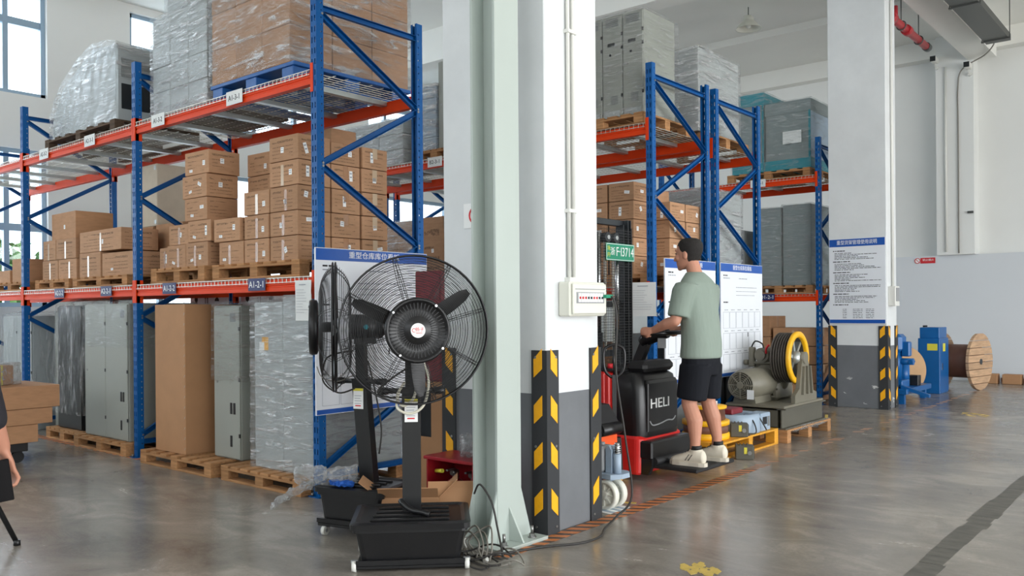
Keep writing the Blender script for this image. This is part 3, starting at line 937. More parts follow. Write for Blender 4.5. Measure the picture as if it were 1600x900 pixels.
carton(-6.02, -5.62, 4.40, 4.66, zr[0], 2.78, 'tall carton standing at the back of the A1-2-1 pallet', gA, False, ('f',))

# --- level two, second bay
pallet(-8.86, -7.72, 3.72, 4.6, DK, 0.1, 'pallet_wood', 'wooden pallet beside the label A2-2-1', group='pallets on the near rack')
pallet(-9.78, -8.95, 3.72, 4.6, DK, 0.1, 'pallet_wood', 'wooden pallet beside the label A2-2-2', group='pallets on the near rack')
carton(-8.38, -7.76, 3.80, 4.2, 1.637, 1.86, 'printed carton at the bottom right of the A2-2-1 pallet', gA, False, ('F',))
carton(-8.86, -8.40, 3.79, 4.2, 1.637, 1.88, 'film-covered carton at the bottom left of the A2-2-1 pallet', gA, True, (), tape_mat='tape_clear')
carton(-8.87, -7.95, 3.79, 4.15, 1.882, 2.09, 'wide carton lying across two others on the A2-2-1 pallet', gA, True, ('f',), tape_mat='tape_clear')
carton(-8.15, -7.62, 4.22, 4.6, 1.637, 2.15, 'tall plain carton at the back of the A2-2-1 pallet', gA, False, (), 'carton_plain')
carton(-8.8, -8.2, 4.22, 4.6, 1.637, 2.14, 'plain carton carrying the pale upright crate on the A2-2-1 pallet', gA, False, (), 'carton_plain')
carton(-9.76, -9.37, 3.79, 4.15, 1.637, 1.84, 'bottom left carton of the film-wrapped group on the A2-2-2 pallet', gA, True, (), tape_mat='tape_clear')
carton(-9.36, -8.93, 3.79, 4.15, 1.637, 1.84, 'bottom right carton of the film-wrapped group on the A2-2-2 pallet', gA, True, (), tape_mat='tape_clear')
carton(-9.74, -9.42, 3.79, 4.15, 1.842, 2.05, 'upper left carton of the film-wrapped group on the A2-2-2 pallet', gA, True, (), tape_mat='tape_clear')
carton(-9.41, -8.95, 3.79, 4.15, 1.842, 2.05, 'upper right carton of the film-wrapped group on the A2-2-2 pallet', gA, True, (), tape_mat='tape_clear')
carton(-9.6, -9.0, 3.82, 4.2, 2.052, 2.33, 'large plain carton topmost on the A2-2-2 pallet', gA, False, ('f',), 'carton_plain')
carton(-9.7, -9.2, 4.22, 4.6, 1.637, 2.12, 'plain carton at the back of the A2-2-2 pallet', gA, False, (), 'carton_plain')
cr = thing('crate', 'pale beige upright crate behind the post beside A2-2-1', 'crate', (-8.42, 4.41, 2.145))
B('body', -0.26, 0.26, -0.17, 0.17, 0, 0.62, 'crate_beige', cr, 0.006)
for (x, z) in ((-0.24, 0.03), (0.22, 0.03), (-0.24, 0.57), (0.22, 0.57)):
    B('corner_clip', x - 0.01, x + 0.03, -0.174, -0.17, z - 0.01, z + 0.03, 'galv', cr)
pallet(-11.0, -9.98, 3.72, 4.6, DK, 0.1, 'pallet_wood', 'wooden pallet on the near rack at the left picture edge', group='pallets on the near rack')
carton(-10.62, -10.33, 3.80, 4.15, 1.637, 1.9, 'plain carton left of the far post on the near rack', gA, False, (), 'carton_plain')
carton(-11.0, -10.68, 3.80, 4.15, 1.637, 1.78, 'low dark carton on the near rack at the left picture edge', gA, False, (), 'carton_plain')

# ------------------------------------------------------------------ stretch-wrapped loads
def film_shell(W, D, H_, seed, amp=0.012, pad=0.012, top=True, bulge=0.0, step=0.045):
    """wrinkled film around a box of W x D x H (centre base at origin): long tight creases round the load"""
    hx, hy = W / 2 + pad, D / 2 + pad
    per = []
    nx, ny = max(4, int(W / step)), max(4, int(D / step))
    for i in range(nx): per.append((-hx + 2 * hx * i / nx, -hy, 0, -1))
    for i in range(ny): per.append((hx, -hy + 2 * hy * i / ny, 1, 0))
    for i in range(nx): per.append((hx - 2 * hx * i / nx, hy, 0, 1))
    for i in range(ny): per.append((-hx, hy - 2 * hy * i / ny, -1, 0))
    nz = max(6, int(H_ / 0.012))
    rows_ = []
    for k in range(nz + 1):
        z = H_ * k / nz
        row = []
        for n_, (x, y, a, b) in enumerate(per):
            s_ = x + y
            c1 = 1 - 2 * abs(noise.noise(Vector((s_ * 1.6 + seed, 3.1, z * 17 + s_ * 2.5))))
            c2 = 1 - 2 * abs(noise.noise(Vector((s_ * 2.2, seed, z * 26 - s_ * 4.0))))
            c3 = noise.noise(Vector((x * 4 + seed, y * 4, z * 4)))
            d = amp * (0.45 * max(0, c1) ** 3 + 0.35 * max(0, c2) ** 3 + 0.5 * abs(c3)) + bulge * math.sin(PI * k / nz)
            row.append((x + a * d, y + b * d, z + 0.3 * amp * noise.noise(Vector((x * 9, y * 9 + seed, 3)))))
        rows_.append(row)
    mb = MB(); mb.grid(rows_, 0, True, True)
    if top:
        t = rows_[-1]
        c = [(p[0] * 0.985, p[1] * 0.985, H_ + pad) for p in t]
        mb.grid([t, c], 0, True, True)
        mb.add(c, [tuple(range(len(c)))], 0, False)
    return mb

def wrapped_load(x0, x1, y0, y1, z0, z1, nx, ny, nz, m, film, label, seed, group='film-wrapped loads', jitter=0.004, tape=False):
    """boxes under stretch film; they move as one thing"""
    W, D, H_ = x1 - x0, y1 - y0, z1 - z0
    t = thing('wrapped_load', label, 'wrapped load', ((x0 + x1) / 2, (y0 + y1) / 2, z0), 0, group)
    rr = random.Random(seed)
    bw, bd, bh = W / nx, D / ny, H_ / nz
    me = MB().cbox(-bw / 2 + 0.003, bw / 2 - 0.003, -bd / 2 + 0.003, bd / 2 - 0.003, 0.001, bh - 0.002, 0.005).mesh('inner_box', m)
    for k in range(nz):
        for i in range(nx):
            for j in range(ny):
                if 0 < i < nx - 1 and 0 < j < ny - 1 and k < nz - 1: continue
                link('inner_box', me, t, (-W / 2 + bw * (i + 0.5) + rr.uniform(-jitter, 0), -D / 2 + bd * (j + 0.5) + rr.uniform(0, jitter), bh * k))
    stuff(film_shell(W, D, H_, seed).build('stretch_film', film, t))
    return t

# top level of the near rack
TK = 2.97
bp = thing('plastic_pallet', 'blue plastic pallet under the large brown wrapped load', 'pallet', (-5.76, 4.3, TK))
B('deck', -0.56, 0.56, -0.56, 0.6, 0.105, 0.135, 'pallet_blue', bp, 0.004)
for i in (-1, 0, 1):
    for j in (-1, 0, 1): B('foot_block', i * 0.47 - 0.07, i * 0.47 + 0.07, j * 0.48 - 0.07, j * 0.48 + 0.07, 0.02, 0.105, 'pallet_blue', bp, 0.004)
    B('runner', i * 0.47 - 0.07, i * 0.47 + 0.07, -0.56, 0.58, 0, 0.02, 'pallet_blue', bp)
load = wrapped_load(-6.32, -5.26, 3.75, 4.93, TK + 0.136, 4.25, 3, 3, 4, 'carton_plain', 'film_wrapped', 'large brown carton load in stretch film on the blue pallet', 11)
for (x, y, z) in ((0.545, -0.4, 0.62), (0.545, -0.38, 0.35)):
    MB().box(0, 0.001, -0.03, 0.03, -0.03, 0.03).build('sticker', 'paper', load, (x, y, z), (0.3, 0, 0))
sl = wrapped_load(-7.30, -6.40, 3.76, 4.55, TK + 0.02, 3.86, 3, 3, 4, 'cabinet_light', 'film_silver', 'silver-white boxes in shiny stretch film beside the brown load', 12)
B('base_sheet', -0.45, 0.45, -0.39, 0.39, -0.018, 0.0, 'pallet_dark', sl)
wrapped_load(-7.12, -6.44, 3.80, 4.5, 3.875, 4.5, 2, 2, 2, 'cabinet_light', 'film_silver', 'smaller white boxes in film stacked on top of the silver-white load', 13)
pallet(-9.55, -7.98, 3.74, 4.6, TK, 0.13, 'pallet_dark', 'dark wooden pallet under the sloping silver load', group='pallets on the near rack')
# sloping silver load: a machine crate with a film cover that falls away to the left
sg = thing('wrapped_load', 'sloping silver film-covered machine on the dark pallet, top left', 'wrapped load', (-8.77, 4.17, TK + 0.131), 0, 'film-wrapped loads')
mb = MB().prism([(-0.74, 0), (0.72, 0), (0.72, 0.72), (0.2, 0.78), (-0.5, 0.5), (-0.74, 0.2)], -0.36, 0.38, 'Y')
mb.build('machine_body', 'cabinet_light', sg)
fp = MB()
for (a, b) in ((-0.33, -0.05), (0.03, 0.33)):
    B('side_opening', 0.7205, 0.724, a, b, 0.12, 0.36, 'cabinet_black', sg); B('side_opening', 0.7205, 0.724, a, b, 0.42, 0.6, 'cabinet_dark', sg)
prof = [(-0.77, 0.0), (-0.77, 0.2), (-0.66, 0.4), (-0.5, 0.54), (-0.15, 0.71), (0.19, 0.815), (0.5, 0.80), (0.735, 0.745), (0.738, 0.4)]
rows_ = []
N_ = 26
def prof_at(s):
    L_ = [0]
    for i in range(len(prof) - 1): L_.append(L_[-1] + math.dist(prof[i], prof[i + 1]))
    d = s * L_[-1]
    for i in range(len(prof) - 1):
        if d <= L_[i + 1] + 1e-9:
            u = (d - L_[i]) / (L_[i + 1] - L_[i]); return (prof[i][0] + u * (prof[i + 1][0] - prof[i][0]), prof[i][1] + u * (prof[i + 1][1] - prof[i][1]))
    return prof[-1]
for i in range(N_ + 1):
    x, z = prof_at(i / N_); row = []
    for j in range(13):
        y = -0.385 + 0.79 * j / 12
        row.append((x + 0.012 * noise.noise(Vector((x * 7, y * 7, z * 9))), y, z + 0.02 * noise.noise(Vector((x * 6, y * 6 + 4, z * 6)))))
    rows_.append(row)
fp.grid(rows_)
rows_ = []
for k in range(9):
    row = []
    for i in range(N_ + 1):
        x, z = prof_at(i / N_)
        zz = z * k / 8
        row.append((x + 0.02 * noise.noise(Vector((x * 4, zz * 9, 2))), -0.385 - 0.018 * abs(noise.noise(Vector((x * 5, zz * 22, 7)))), zz))
    rows_.append(row)
fp.grid(rows_)
stuff(fp.build('stretch_film', 'film_silver', sg))

# ------------------------------------------------------------------ cabinets standing under the near rack
def cabinet(x0, x1, y0, y1, z0, z1, label, m='cabinet_grey', doors=2, slots=True, name='cabinet', group='metal cabinets', lock=True):
    """sheet-metal switch cabinet: body, door leaves, hinges, hand slots, lock and label window"""
    W, D, H_ = x1 - x0, y1 - y0, z1 - z0
    c = thing(name, label, 'cabinet', ((x0 + x1) / 2, (y0 + y1) / 2, z0), 0, group)
    B('body', -W / 2, W / 2, -D / 2 + 0.015, D / 2, 0, H_, m, c, 0.004)
    dw = W / doors
    for i in range(doors):
        xa = -W / 2 + i * dw
        d = B('door', xa + 0.003, xa + dw - 0.003, -D / 2, -D / 2 + 0.014, 0.01, H_ - 0.012, m, c, 0.004)
        y = -D / 2 - 0.001
        last = i == doors - 1
        if slots and last:
            for (sx, sz) in ((-0.03, 0.36), (0.015, 0.36), (-0.03, 0.1)):
                q = MB().cbox(xa + dw - 0.105 + sx, xa + dw - 0.075 + sx, y - 0.003, y + 0.004, sz, sz + 0.09, 0.003)
                q.build('hand_slot', 'cabinet_black', d)
            B('label_window', xa + dw - 0.13, xa + dw - 0.05, y, y + 0.002, H_ - 0.13, H_ - 0.06, 'cabinet_dark', d)
        if lock and not last or doors == 1:
            MB().cyl((xa + 0.05, y + 0.002, H_ * 0.5), (xa + 0.05, y - 0.004, H_ * 0.5), 0.011, n=12).build('lock', 'bolt_steel', d)
        for z in (0.18, 0.62, H_ - 0.2):
            B('hinge', xa + dw - 0.012, xa + dw + 0.006, y - 0.003, y + 0.003, z, z + 0.03, 'cabinet_black', d)
    return c
def bag(W, D, H_, seed, z0=0.0, flare=0.06, top=0.05, film='film_bag', parent=None, name='plastic_cover'):
    """loose clear bag hanging over a box W x D x H, hem at z0"""
    hx, hy = W / 2 + 0.012, D / 2 + 0.012
    per = []
    nn = 40
    for i in range(nn):
        t = i / nn * 4; s = int(t); u = t - s
        p = [(-hx + 2 * hx * u, -hy), (hx, -hy + 2 * hy * u), (hx - 2 * hx * u, hy), (-hx, hy - 2 * hy * u)][s]
        per.append(p)
    rows_ = []
    for k in range(13):
        f = k / 12
        z = z0 + (H_ + 0.012 - z0) * f
        row = []
        for i, (x, y) in enumerate(per):
            w = 1 + flare * (1 - f) * (0.6 + 0.9 * noise.noise(Vector((i * 0.35 + seed, 0.4, 1))))
            ripple = 0.012 * abs(noise.noise(Vector((i * 0.9 + seed, f * 2.5, 2)))) / max(hx, hy)
            row.append((x * (w + ripple), y * (w + ripple), z + (0.03 * noise.noise(Vector((i * 0.5, seed, 0))) if k == 0 else 0)))
        rows_.append(row)
    rows_.append([(x * 0.72, y * 0.72, H_ + 0.012 + top * (0.6 + 0.8 * noise.noise(Vector((x * 6 + seed, y * 6, 3))))) for x, y in per])
    rows_.append([(x * 0.15, y * 0.15, H_ + 0.03 + top * 0.5) for x, y in per])
    mb = MB(); mb.grid(rows_, 0, True, True)
    return stuff(mb.build(name, film, parent))

gp = 'pallets on the floor under the near rack'
PZ = 0.115
pallet(-8.62, -7.56, 3.62, 4.5, 0, PZ, 'pallet_wood', 'wooden pallet under the grey double-door cabinet beside the blue post', group=gp)
c1 = cabinet(-8.50, -7.64, 3.68, 4.35, PZ, 1.37, 'grey double-door metal cabinet left of the blue post, clear bag over its top')
bag(0.86, 0.67, 1.255, 3.0, 0.85, 0.03, 0.04, 'film_clear', c1)
pallet(-9.42, -8.66, 3.68, 4.5, 0, PZ, 'pallet_wood', 'old wooden pallet under the black bagged cabinet', group=gp)
c2 = cabinet(-9.27, -8.72, 3.74, 4.4, PZ, 1.36, 'black cabinet under a loose clear plastic bag', 'cabinet_black', 1, False)
bag(0.55, 0.66, 1.245, 5.0, 0.16, 0.16, 0.06, 'film_bag', c2)
cabinet(-9.86, -9.42, 3.95, 4.5, 0.0, 1.3, 'grey cabinet side standing just right of the far blue post', 'cabinet_grey', 1, False)
c3 = cabinet(-10.9, -10.1, 3.8, 4.4, 0.0, 1.26, 'grey-green cabinet in a clear bag at the left picture edge', 'cabinet_light', 2, False)
bag(0.8, 0.6, 1.26, 6.0, 0.3, 0.05, 0.04, 'film_bag', c3)
# right of the blue post
cabinet(-7.40, -7.12, 4.02, 4.6, 0.0, 1.32, 'grey cabinet just right of the blue post, behind the bracing', 'cabinet_light', 1, False)
pallet(-7.17, -6.05, 3.56, 4.45, 0, PZ, 'pallet_wood', 'wooden pallet under the tall brown carton', group=gp)
tc = thing('tall_carton', 'tall plain brown carton with stapled corner under the near rack', 'carton', (-6.80, 3.88, PZ))
B('sleeve', -0.255, 0.235, -0.24, 0.3, 0, 1.235, 'kraft', tc, 0.004)
sm = MB().box(-0.0012, 0.0012, -0.0015, 0, -0.012, 0.012).mesh('staple', 'galv')
for k in range(15): link('staple', sm, tc, (0.226, -0.2405, 0.05 + k * 0.085), (0, 0.5, 0))
c4 = cabinet(-6.33, -5.96, 3.76, 4.4, PZ, 1.335, 'grey cabinet with open hand slots beside the tall brown carton', 'cabinet_grey', 1, True)
bag(0.37, 0.64, 1.22, 8.0, 0.62, 0.03, 0.03, 'film_clear', c4)
pallet(-5.94, -4.93, 3.58, 4.55, 0, PZ, 'pallet_wood', 'weathered wooden pallet under the film-wrapped cabinets', boards=8, along='Y', group=gp)
wc = thing('wrapped_cabinets', 'pair of pale cabinets bound in shiny stretch film at the rack end', 'cabinet', (-5.33, 4.12, PZ), 0, 'metal cabinets')
B('cabinet_body', -0.36, 0.0, -0.40, 0.42, 0, 1.24, 'cabinet_light', wc, 0.005)
B('cabinet_body', 0.004, 0.37, -0.40, 0.42, 0, 1.29, 'cabinet_light', wc, 0.005)
B('shipping_sticker', -0.26, -0.18, -0.402, -0.4, 0.88, 0.98, 'guard_yellow', wc); B('shipping_sticker', -0.29, -0.23, -0.4035, -0.402, 0.86, 0.94, 'white_print', wc)
stuff(film_shell(0.73, 0.82, 1.27, 21, 0.016, 0.014, True, 0.0, 0.05).build('stretch_film', 'film_silver', wc))
# white export cartons behind
for i, (xa, xb) in enumerate([(-8.45, -7.62), (-7.5, -6.55)]):
    t = thing('export_carton', ['white export carton with black handling marks behind the tall brown carton', 'white export carton with black handling marks behind the wrapped cabinets'][i], 'carton', ((xa + xb) / 2, 5.0, 0), 0, 'white export cartons')
    W = xb - xa
    B('box', -W / 2, W / 2, -0.25, 0.25, 0, 1.50, 'board_white', t, 0.004)
    for k in range(3):
        mk = MB(); x = -W / 2 + 0.12 + k * 0.2
        if k == 0: mk.prism([(x - 0.03, 1.445), (x + 0.03, 1.445), (x + 0.03, 1.405), (x, 1.375), (x - 0.03, 1.405)], -0.252, -0.25, 'Y')
        elif k == 1:
            for q in (-0.02, 0.02): mk.prism([(x + q - 0.005, 1.375), (x + q + 0.005, 1.375), (x + q + 0.005, 1.425), (x + q + 0.013, 1.425), (x + q, 1.45), (x + q - 0.013, 1.425), (x + q - 0.005, 1.425)], -0.252, -0.25, 'Y')
        else: mk.prism([(x + 0.04 * math.cos(PI * j / 8), 1.395 + 0.04 * math.sin(PI * j / 8)) for j in range(9)], -0.252, -0.25, 'Y')
        mk.build('handling_mark', 'black_print', t)

# boxes on a low trolley in front of the rack, left edge
tr = thing('platform_trolley', 'low dark trolley carrying three long brown cartons at the left', 'trolley', (-8.25, 2.6, 0))
B('deck', -0.3, 0.3, -0.6, 0.36, 0.10, 0.174, 'black_matte', tr, 0.005)
for (x, y) in ((-0.22, -0.5), (0.22, -0.5), (-0.22, 0.3), (0.22, 0.3)):
    MB().cyl((x - 0.02, y, 0.05), (x + 0.02, y, 0.05), 0.05, n=16).box(x - 0.03, x + 0.03, y - 0.03, y + 0.03, 0.085, 0.10).build('castor', 'black_matte', tr)
gT = 'long cartons on the trolley'
carton(-8.6, -7.92, 1.95, 3.03, 0.175, 0.33, 'lowest of the three long brown cartons on the trolley', gT, False, (), 'carton_plain', 0)
carton(-8.6, -7.90, 1.95, 3.14, 0.331, 0.466, 'middle of the three long brown cartons on the trolley', gT, False, (), 'carton_plain', 0.01)
carton(-8.62, -7.90, 1.92, 3.20, 0.467, 0.66, 'topmost of the three long brown cartons on the trolley', gT, False, (), 'carton_plain', 0.02)
pk = thing('parcel', 'small bubble-wrapped parcel with a yellow strap on the top long carton', 'parcel', (-8.3, 2.78, 0.662), 0.3)
B('carton_core', -0.12, 0.12, -0.16, 0.14, 0, 0.17, 'kraft', pk, 0.006)
B('strap', -0.122, 0.122, 0.02, 0.035, 0, 0.172, 'plate_yellow', pk)
stuff(film_shell(0.26, 0.34, 0.18, 31, 0.03, 0.012, True, 0, 0.03).build('bubble_wrap', 'film_scrap', pk))

# ------------------------------------------------------------------ goods on the rack behind the stacker
gB = 'printed cartons on the rack behind the stacker'
BK, BT = 1.493, 2.943
pallet(-4.9, -4.02, 6.7, 7.62, BK, 0.11, 'pallet_wood', 'wooden pallet under the cartons behind the licence plate', group='pallets on the rack behind the stacker')
zz = [1.605, 1.775, 1.945, 2.115, 2.287, 2.46]
for k in range(5):
    carton(-4.48, -4.21, 6.74, 7.02, zz[k], zz[k + 1] - 0.003, ORD[k].replace('fifth', 'topmost') + ' carton of the front column right of the mast', gB, False, ('f', 's'))
    carton(-4.79, -4.50, 6.74, 7.02, zz[k], zz[k + 1] - 0.003, ORD[k].replace('fifth', 'topmost') + ' carton of the column seen through the mast', gB, False, ('f',))
    if k < 4:
        carton(-4.30, -4.01, 7.05, 7.34, zz[k], zz[k + 1] - 0.003, ORD[k].replace('fourth', 'topmost') + ' carton of the middle column left of the double post', gB, False, ('f', 's'))
        carton(-4.30, -4.01, 7.36, 7.64, zz[k], zz[k + 1] - 0.004, ORD[k].replace('fourth', 'topmost') + ' carton of the rear column right behind the double post', gB, False, ('s',))
carton(-4.62, -4.33, 7.05, 7.6, zz[0], zz[4] + 0.17, 'tall carton at the back of the pallet behind the licence plate', gB, False, ())
wrapped_load(-6.2, -5.0, 6.72, 7.55, BK + 0.02, 2.45, 3, 2, 4, 'carton_plain', 'film_wrapped', 'brown carton load in film seen beside the pillar edge, left of the mast', 41)
carton(-6.95, -6.62, 6.7, 7.0, BK + 0.02, 2.32, 'tall printed carton seen between the near rack end and the pillar', gB, False, ('f',))
wl = wrapped_load(-8.0, -6.6, 7.04, 7.6, BK + 0.02, 2.36, 5, 2, 5, 'carton', 'film_wrapped', 'printed cartons in loose film seen through the near rack end frame', 42)
carton(-7.3, -6.98, 6.7, 7.0, BK + 0.02, 1.9, 'low printed carton seen through the near rack end frame', gB, False, ('f',))
# tall cabinets on the top level
pallet(-4.98, -4.03, 6.62, 7.5, BT, 0.11, 'pallet_wood', 'wooden pallet under the three tall grey cabinets', group='pallets on the rack behind the stacker')
for i in range(4):
    xb = -4.06 - i * 0.222
    c = cabinet(xb - 0.216, xb, 6.68, 7.25, BT + 0.112, 4.0, ['tall grey wrapped cabinet nearest the end post on top', 'second tall grey wrapped cabinet from the end post on top', 'third tall grey wrapped cabinet from the end post on top', 'tall grey wrapped cabinet hidden mostly by the pillar edge'][i], 'cabinet_grey', 1, False, group='tall cabinets on the rack top', lock=False)
    for k in range(5): B('vent_louvre', -0.07, 0.07, -0.2875, -0.285, 0.84 + k * 0.016, 0.85 + k * 0.016, 'cabinet_dark', c)
    for k in range(6): B('vent_louvre', -0.02, 0.06, -0.2875, -0.285, 0.12 + k * 0.014, 0.128 + k * 0.014, 'cabinet_dark', c)
    B('label_window', -0.05, 0.03, -0.2875, -0.285, 0.66, 0.69, 'cabinet_black', c)
    MB().cyl((-0.02, -0.285, 0.58), (-0.02, -0.29, 0.58), 0.012, n=10).build('lock_hole', 'cabinet_black', c)
    B('base_rail', -0.09, 0.08, -0.288, -0.285, 0.0, 0.06, 'cabinet_light', c)
t = thing('film_cover', 'stretch film around the tall grey cabinets on the rack top', 'stretch film', (-4.5, 6.965, BT + 0.112))
stuff(film_shell(0.9, 0.6, 0.93, 51, 0.014, 0.016, True).build('stretch_film', 'film_clear', t))
wrapped_load(-4.75, -4.1, 7.8, 8.72, BT + 0.13, 3.92, 1, 2, 1, 'cabinet_light', 'film_silver', 'pale wrapped block on the rack top above the double post', 52)
pallet(-4.85, -4.02, 7.8, 8.78, BT, 0.11, 'pallet_wood', 'wooden pallet under the pale wrapped block', group='pallets on the rack behind the stacker')
wrapped_load(-4.85, -4.05, 7.9, 8.65, BK + 0.02, 2.5, 1, 1, 1, 'cabinet_light', 'film_silver', 'silver wrapped block behind the right end-frame brace', 53)
pallet(-7.0, -6.4, 6.64, 7.55, BT, 0.11, 'pallet_wood', 'wooden pallet under the silver cabinet beside the pillar', group='pallets on the rack behind the stacker')
cabinet(-6.68, -6.36, 6.7, 7.4, BT + 0.112, 4.02, 'tall silver cabinet on the rear rack beside the pillar', 'cabinet_grey', 1, True, group='tall cabinets on the rack top', lock=False)
wrapped_load(-7.0, -6.70, 6.68, 7.4, BT + 0.112, 3.78, 1, 2, 5, 'light_blue_grey', 'film_silver', 'pale blue wrapped cartons beside the silver cabinet', 54)
wrapped_load(-8.5, -7.25, 6.7, 7.5, BT + 0.02, 3.5, 3, 2, 3, 'cabinet_light', 'film_silver', 'silver wrapped boxes on the rear rack top, left of the pale blue ones', 55)
# floor level of the rear racks
gF = 'goods on the floor of the rear rack'
carton(-5.2, -4.5, 6.8, 7.5, 0.0, 0.95, 'large brown carton on the floor behind the stacker mast', gF, False, (), 'carton_plain')
carton(-6.2, -5.4, 6.8, 7.5, 0.0, 1.1, 'large brown carton on the floor behind the pillar', gF, False, (), 'carton_plain')
cabinet(-4.45, -4.05, 6.75, 7.5, 0.0, 1.05, 'dark grey cabinet on the floor under the rear rack', 'cabinet_dark', 1, False)
for i in range(3):
    cabinet(-4.7, -4.05, 7.95 + i * 0.3, 8.22 + i * 0.3, 0, 0.95, ['dark slatted unit nearest the aisle behind the traction machine', 'middle dark slatted unit behind the traction machine', 'rear dark slatted unit behind the traction machine'][i], 'cabinet_black', 1, False)

# ------------------------------------------------------------------ goods on the far rack
DK1, DK2 = 1.483, 3.063
pallet(-5.55, -4.35, 11.4, 12.3, DK2, 0.12, 'pallet_wood', 'wooden pallet under the teal-capped crates', group='pallets on the far rack')
def teal_crate(x0, x1, y0, y1, z0, z1, label, top='teal'):
    t = thing('crate', label, 'crate', ((x0 + x1) / 2, (y0 + y1) / 2, z0), 0, 'teal-capped crates')
    W, D, H_ = x1 - x0, y1 - y0, z1 - z0
    B('grey_panel', -W / 2, W / 2, -D / 2, D / 2, 0.13, H_ - 0.16, 'crate_grey', t, 0.004)
    B('base_band', -W / 2 - 0.01, W / 2 + 0.01, -D / 2 - 0.01, D / 2 + 0.01, 0, 0.14, 'teal', t, 0.004)
    B('top_band', -W / 2 - 0.01, W / 2 + 0.01, -D / 2 - 0.01, D / 2 + 0.01, H_ - 0.17, H_, top, t, 0.004)
    B('corner_strip', W / 2 - 0.02, W / 2 + 0.006, -D / 2 - 0.012, -D / 2, 0.13, H_ - 0.16, 'teal', t)
    stuff(film_shell(W + 0.02, D + 0.02, H_, 60 + x0, 0.012, 0.014).build('stretch_film', 'film_teal', t))
    return t
teal_crate(-5.48, -5.02, 11.45, 12.2, DK2 + 0.121, 4.3, 'narrow teal-capped crate in film, left of its wider neighbour')
tc2 = teal_crate(-4.99, -4.36, 11.45, 12.25, DK2 + 0.121, 4.12, 'wide teal-based crate in film with a white notice', 'crate_grey')
B('pale_side', 0.315, 0.319, -0.38, 0.38, 0.15, 0.9, 'light_blue_grey', tc2)
B('notice', -0.06, 0.2, -0.425, -0.423, 0.35, 0.52, 'paper', tc2)
pallet(-5.3, -4.32, 11.4, 12.3, DK1, 0.11, 'pallet_wood', 'wooden pallet under the grey block on the far rack', group='pallets on the far rack')
wrapped_load(-5.15, -4.78, 11.46, 12.2, DK1 + 0.112, 2.68, 1, 1, 1, 'crate_grey', 'film_clear', 'grey wrapped block on the far rack, left half', 61)
wrapped_load(-4.76, -4.36, 11.46, 12.2, DK1 + 0.112, 2.70, 1, 1, 1, 'crate_grey', 'film_clear', 'grey wrapped block on the far rack, right half beside the post', 62)
cabinet(-5.75, -5.35, 11.5, 12.2, DK1 + 0.02, 2.4, 'dark cabinet on the far rack left of the grey wrapped blocks', 'cabinet_dark', 1, False)
gD = 'cartons under the far rack'
for k in range(4):
    carton(-4.9, -4.30, 11.45, 12.0, 0.02 + k * 0.25, 0.262 + k * 0.25, ORD[k].replace('fourth', 'topmost') + ' brown carton of the stack under the far rack, beside its end post', gD, True, ('f',), 'carton_plain', tape_mat='tape_clear')
    carton(-5.6, -4.95, 11.45, 12.0, 0.02 + k * 0.29, 0.305 + k * 0.29, ORD[k].replace('fourth', 'topmost') + ' brown carton of the stack under the far rack, behind the sheave', gD, True, ('f',), 'carton_plain')
pallet(-5.65, -4.28, 11.42, 12.1, 0, 0.018 + 0.0, 'pallet_dark', 'thin dark board base under the far rack cartons', boards=5, group='pallets on the far rack') if False else None
tag(B('base_board', -5.65, -4.28, 11.42, 12.1, 0.0, 0.018, 'pallet_dark'), 'thin dark base board under the cartons of the far rack', 'board')

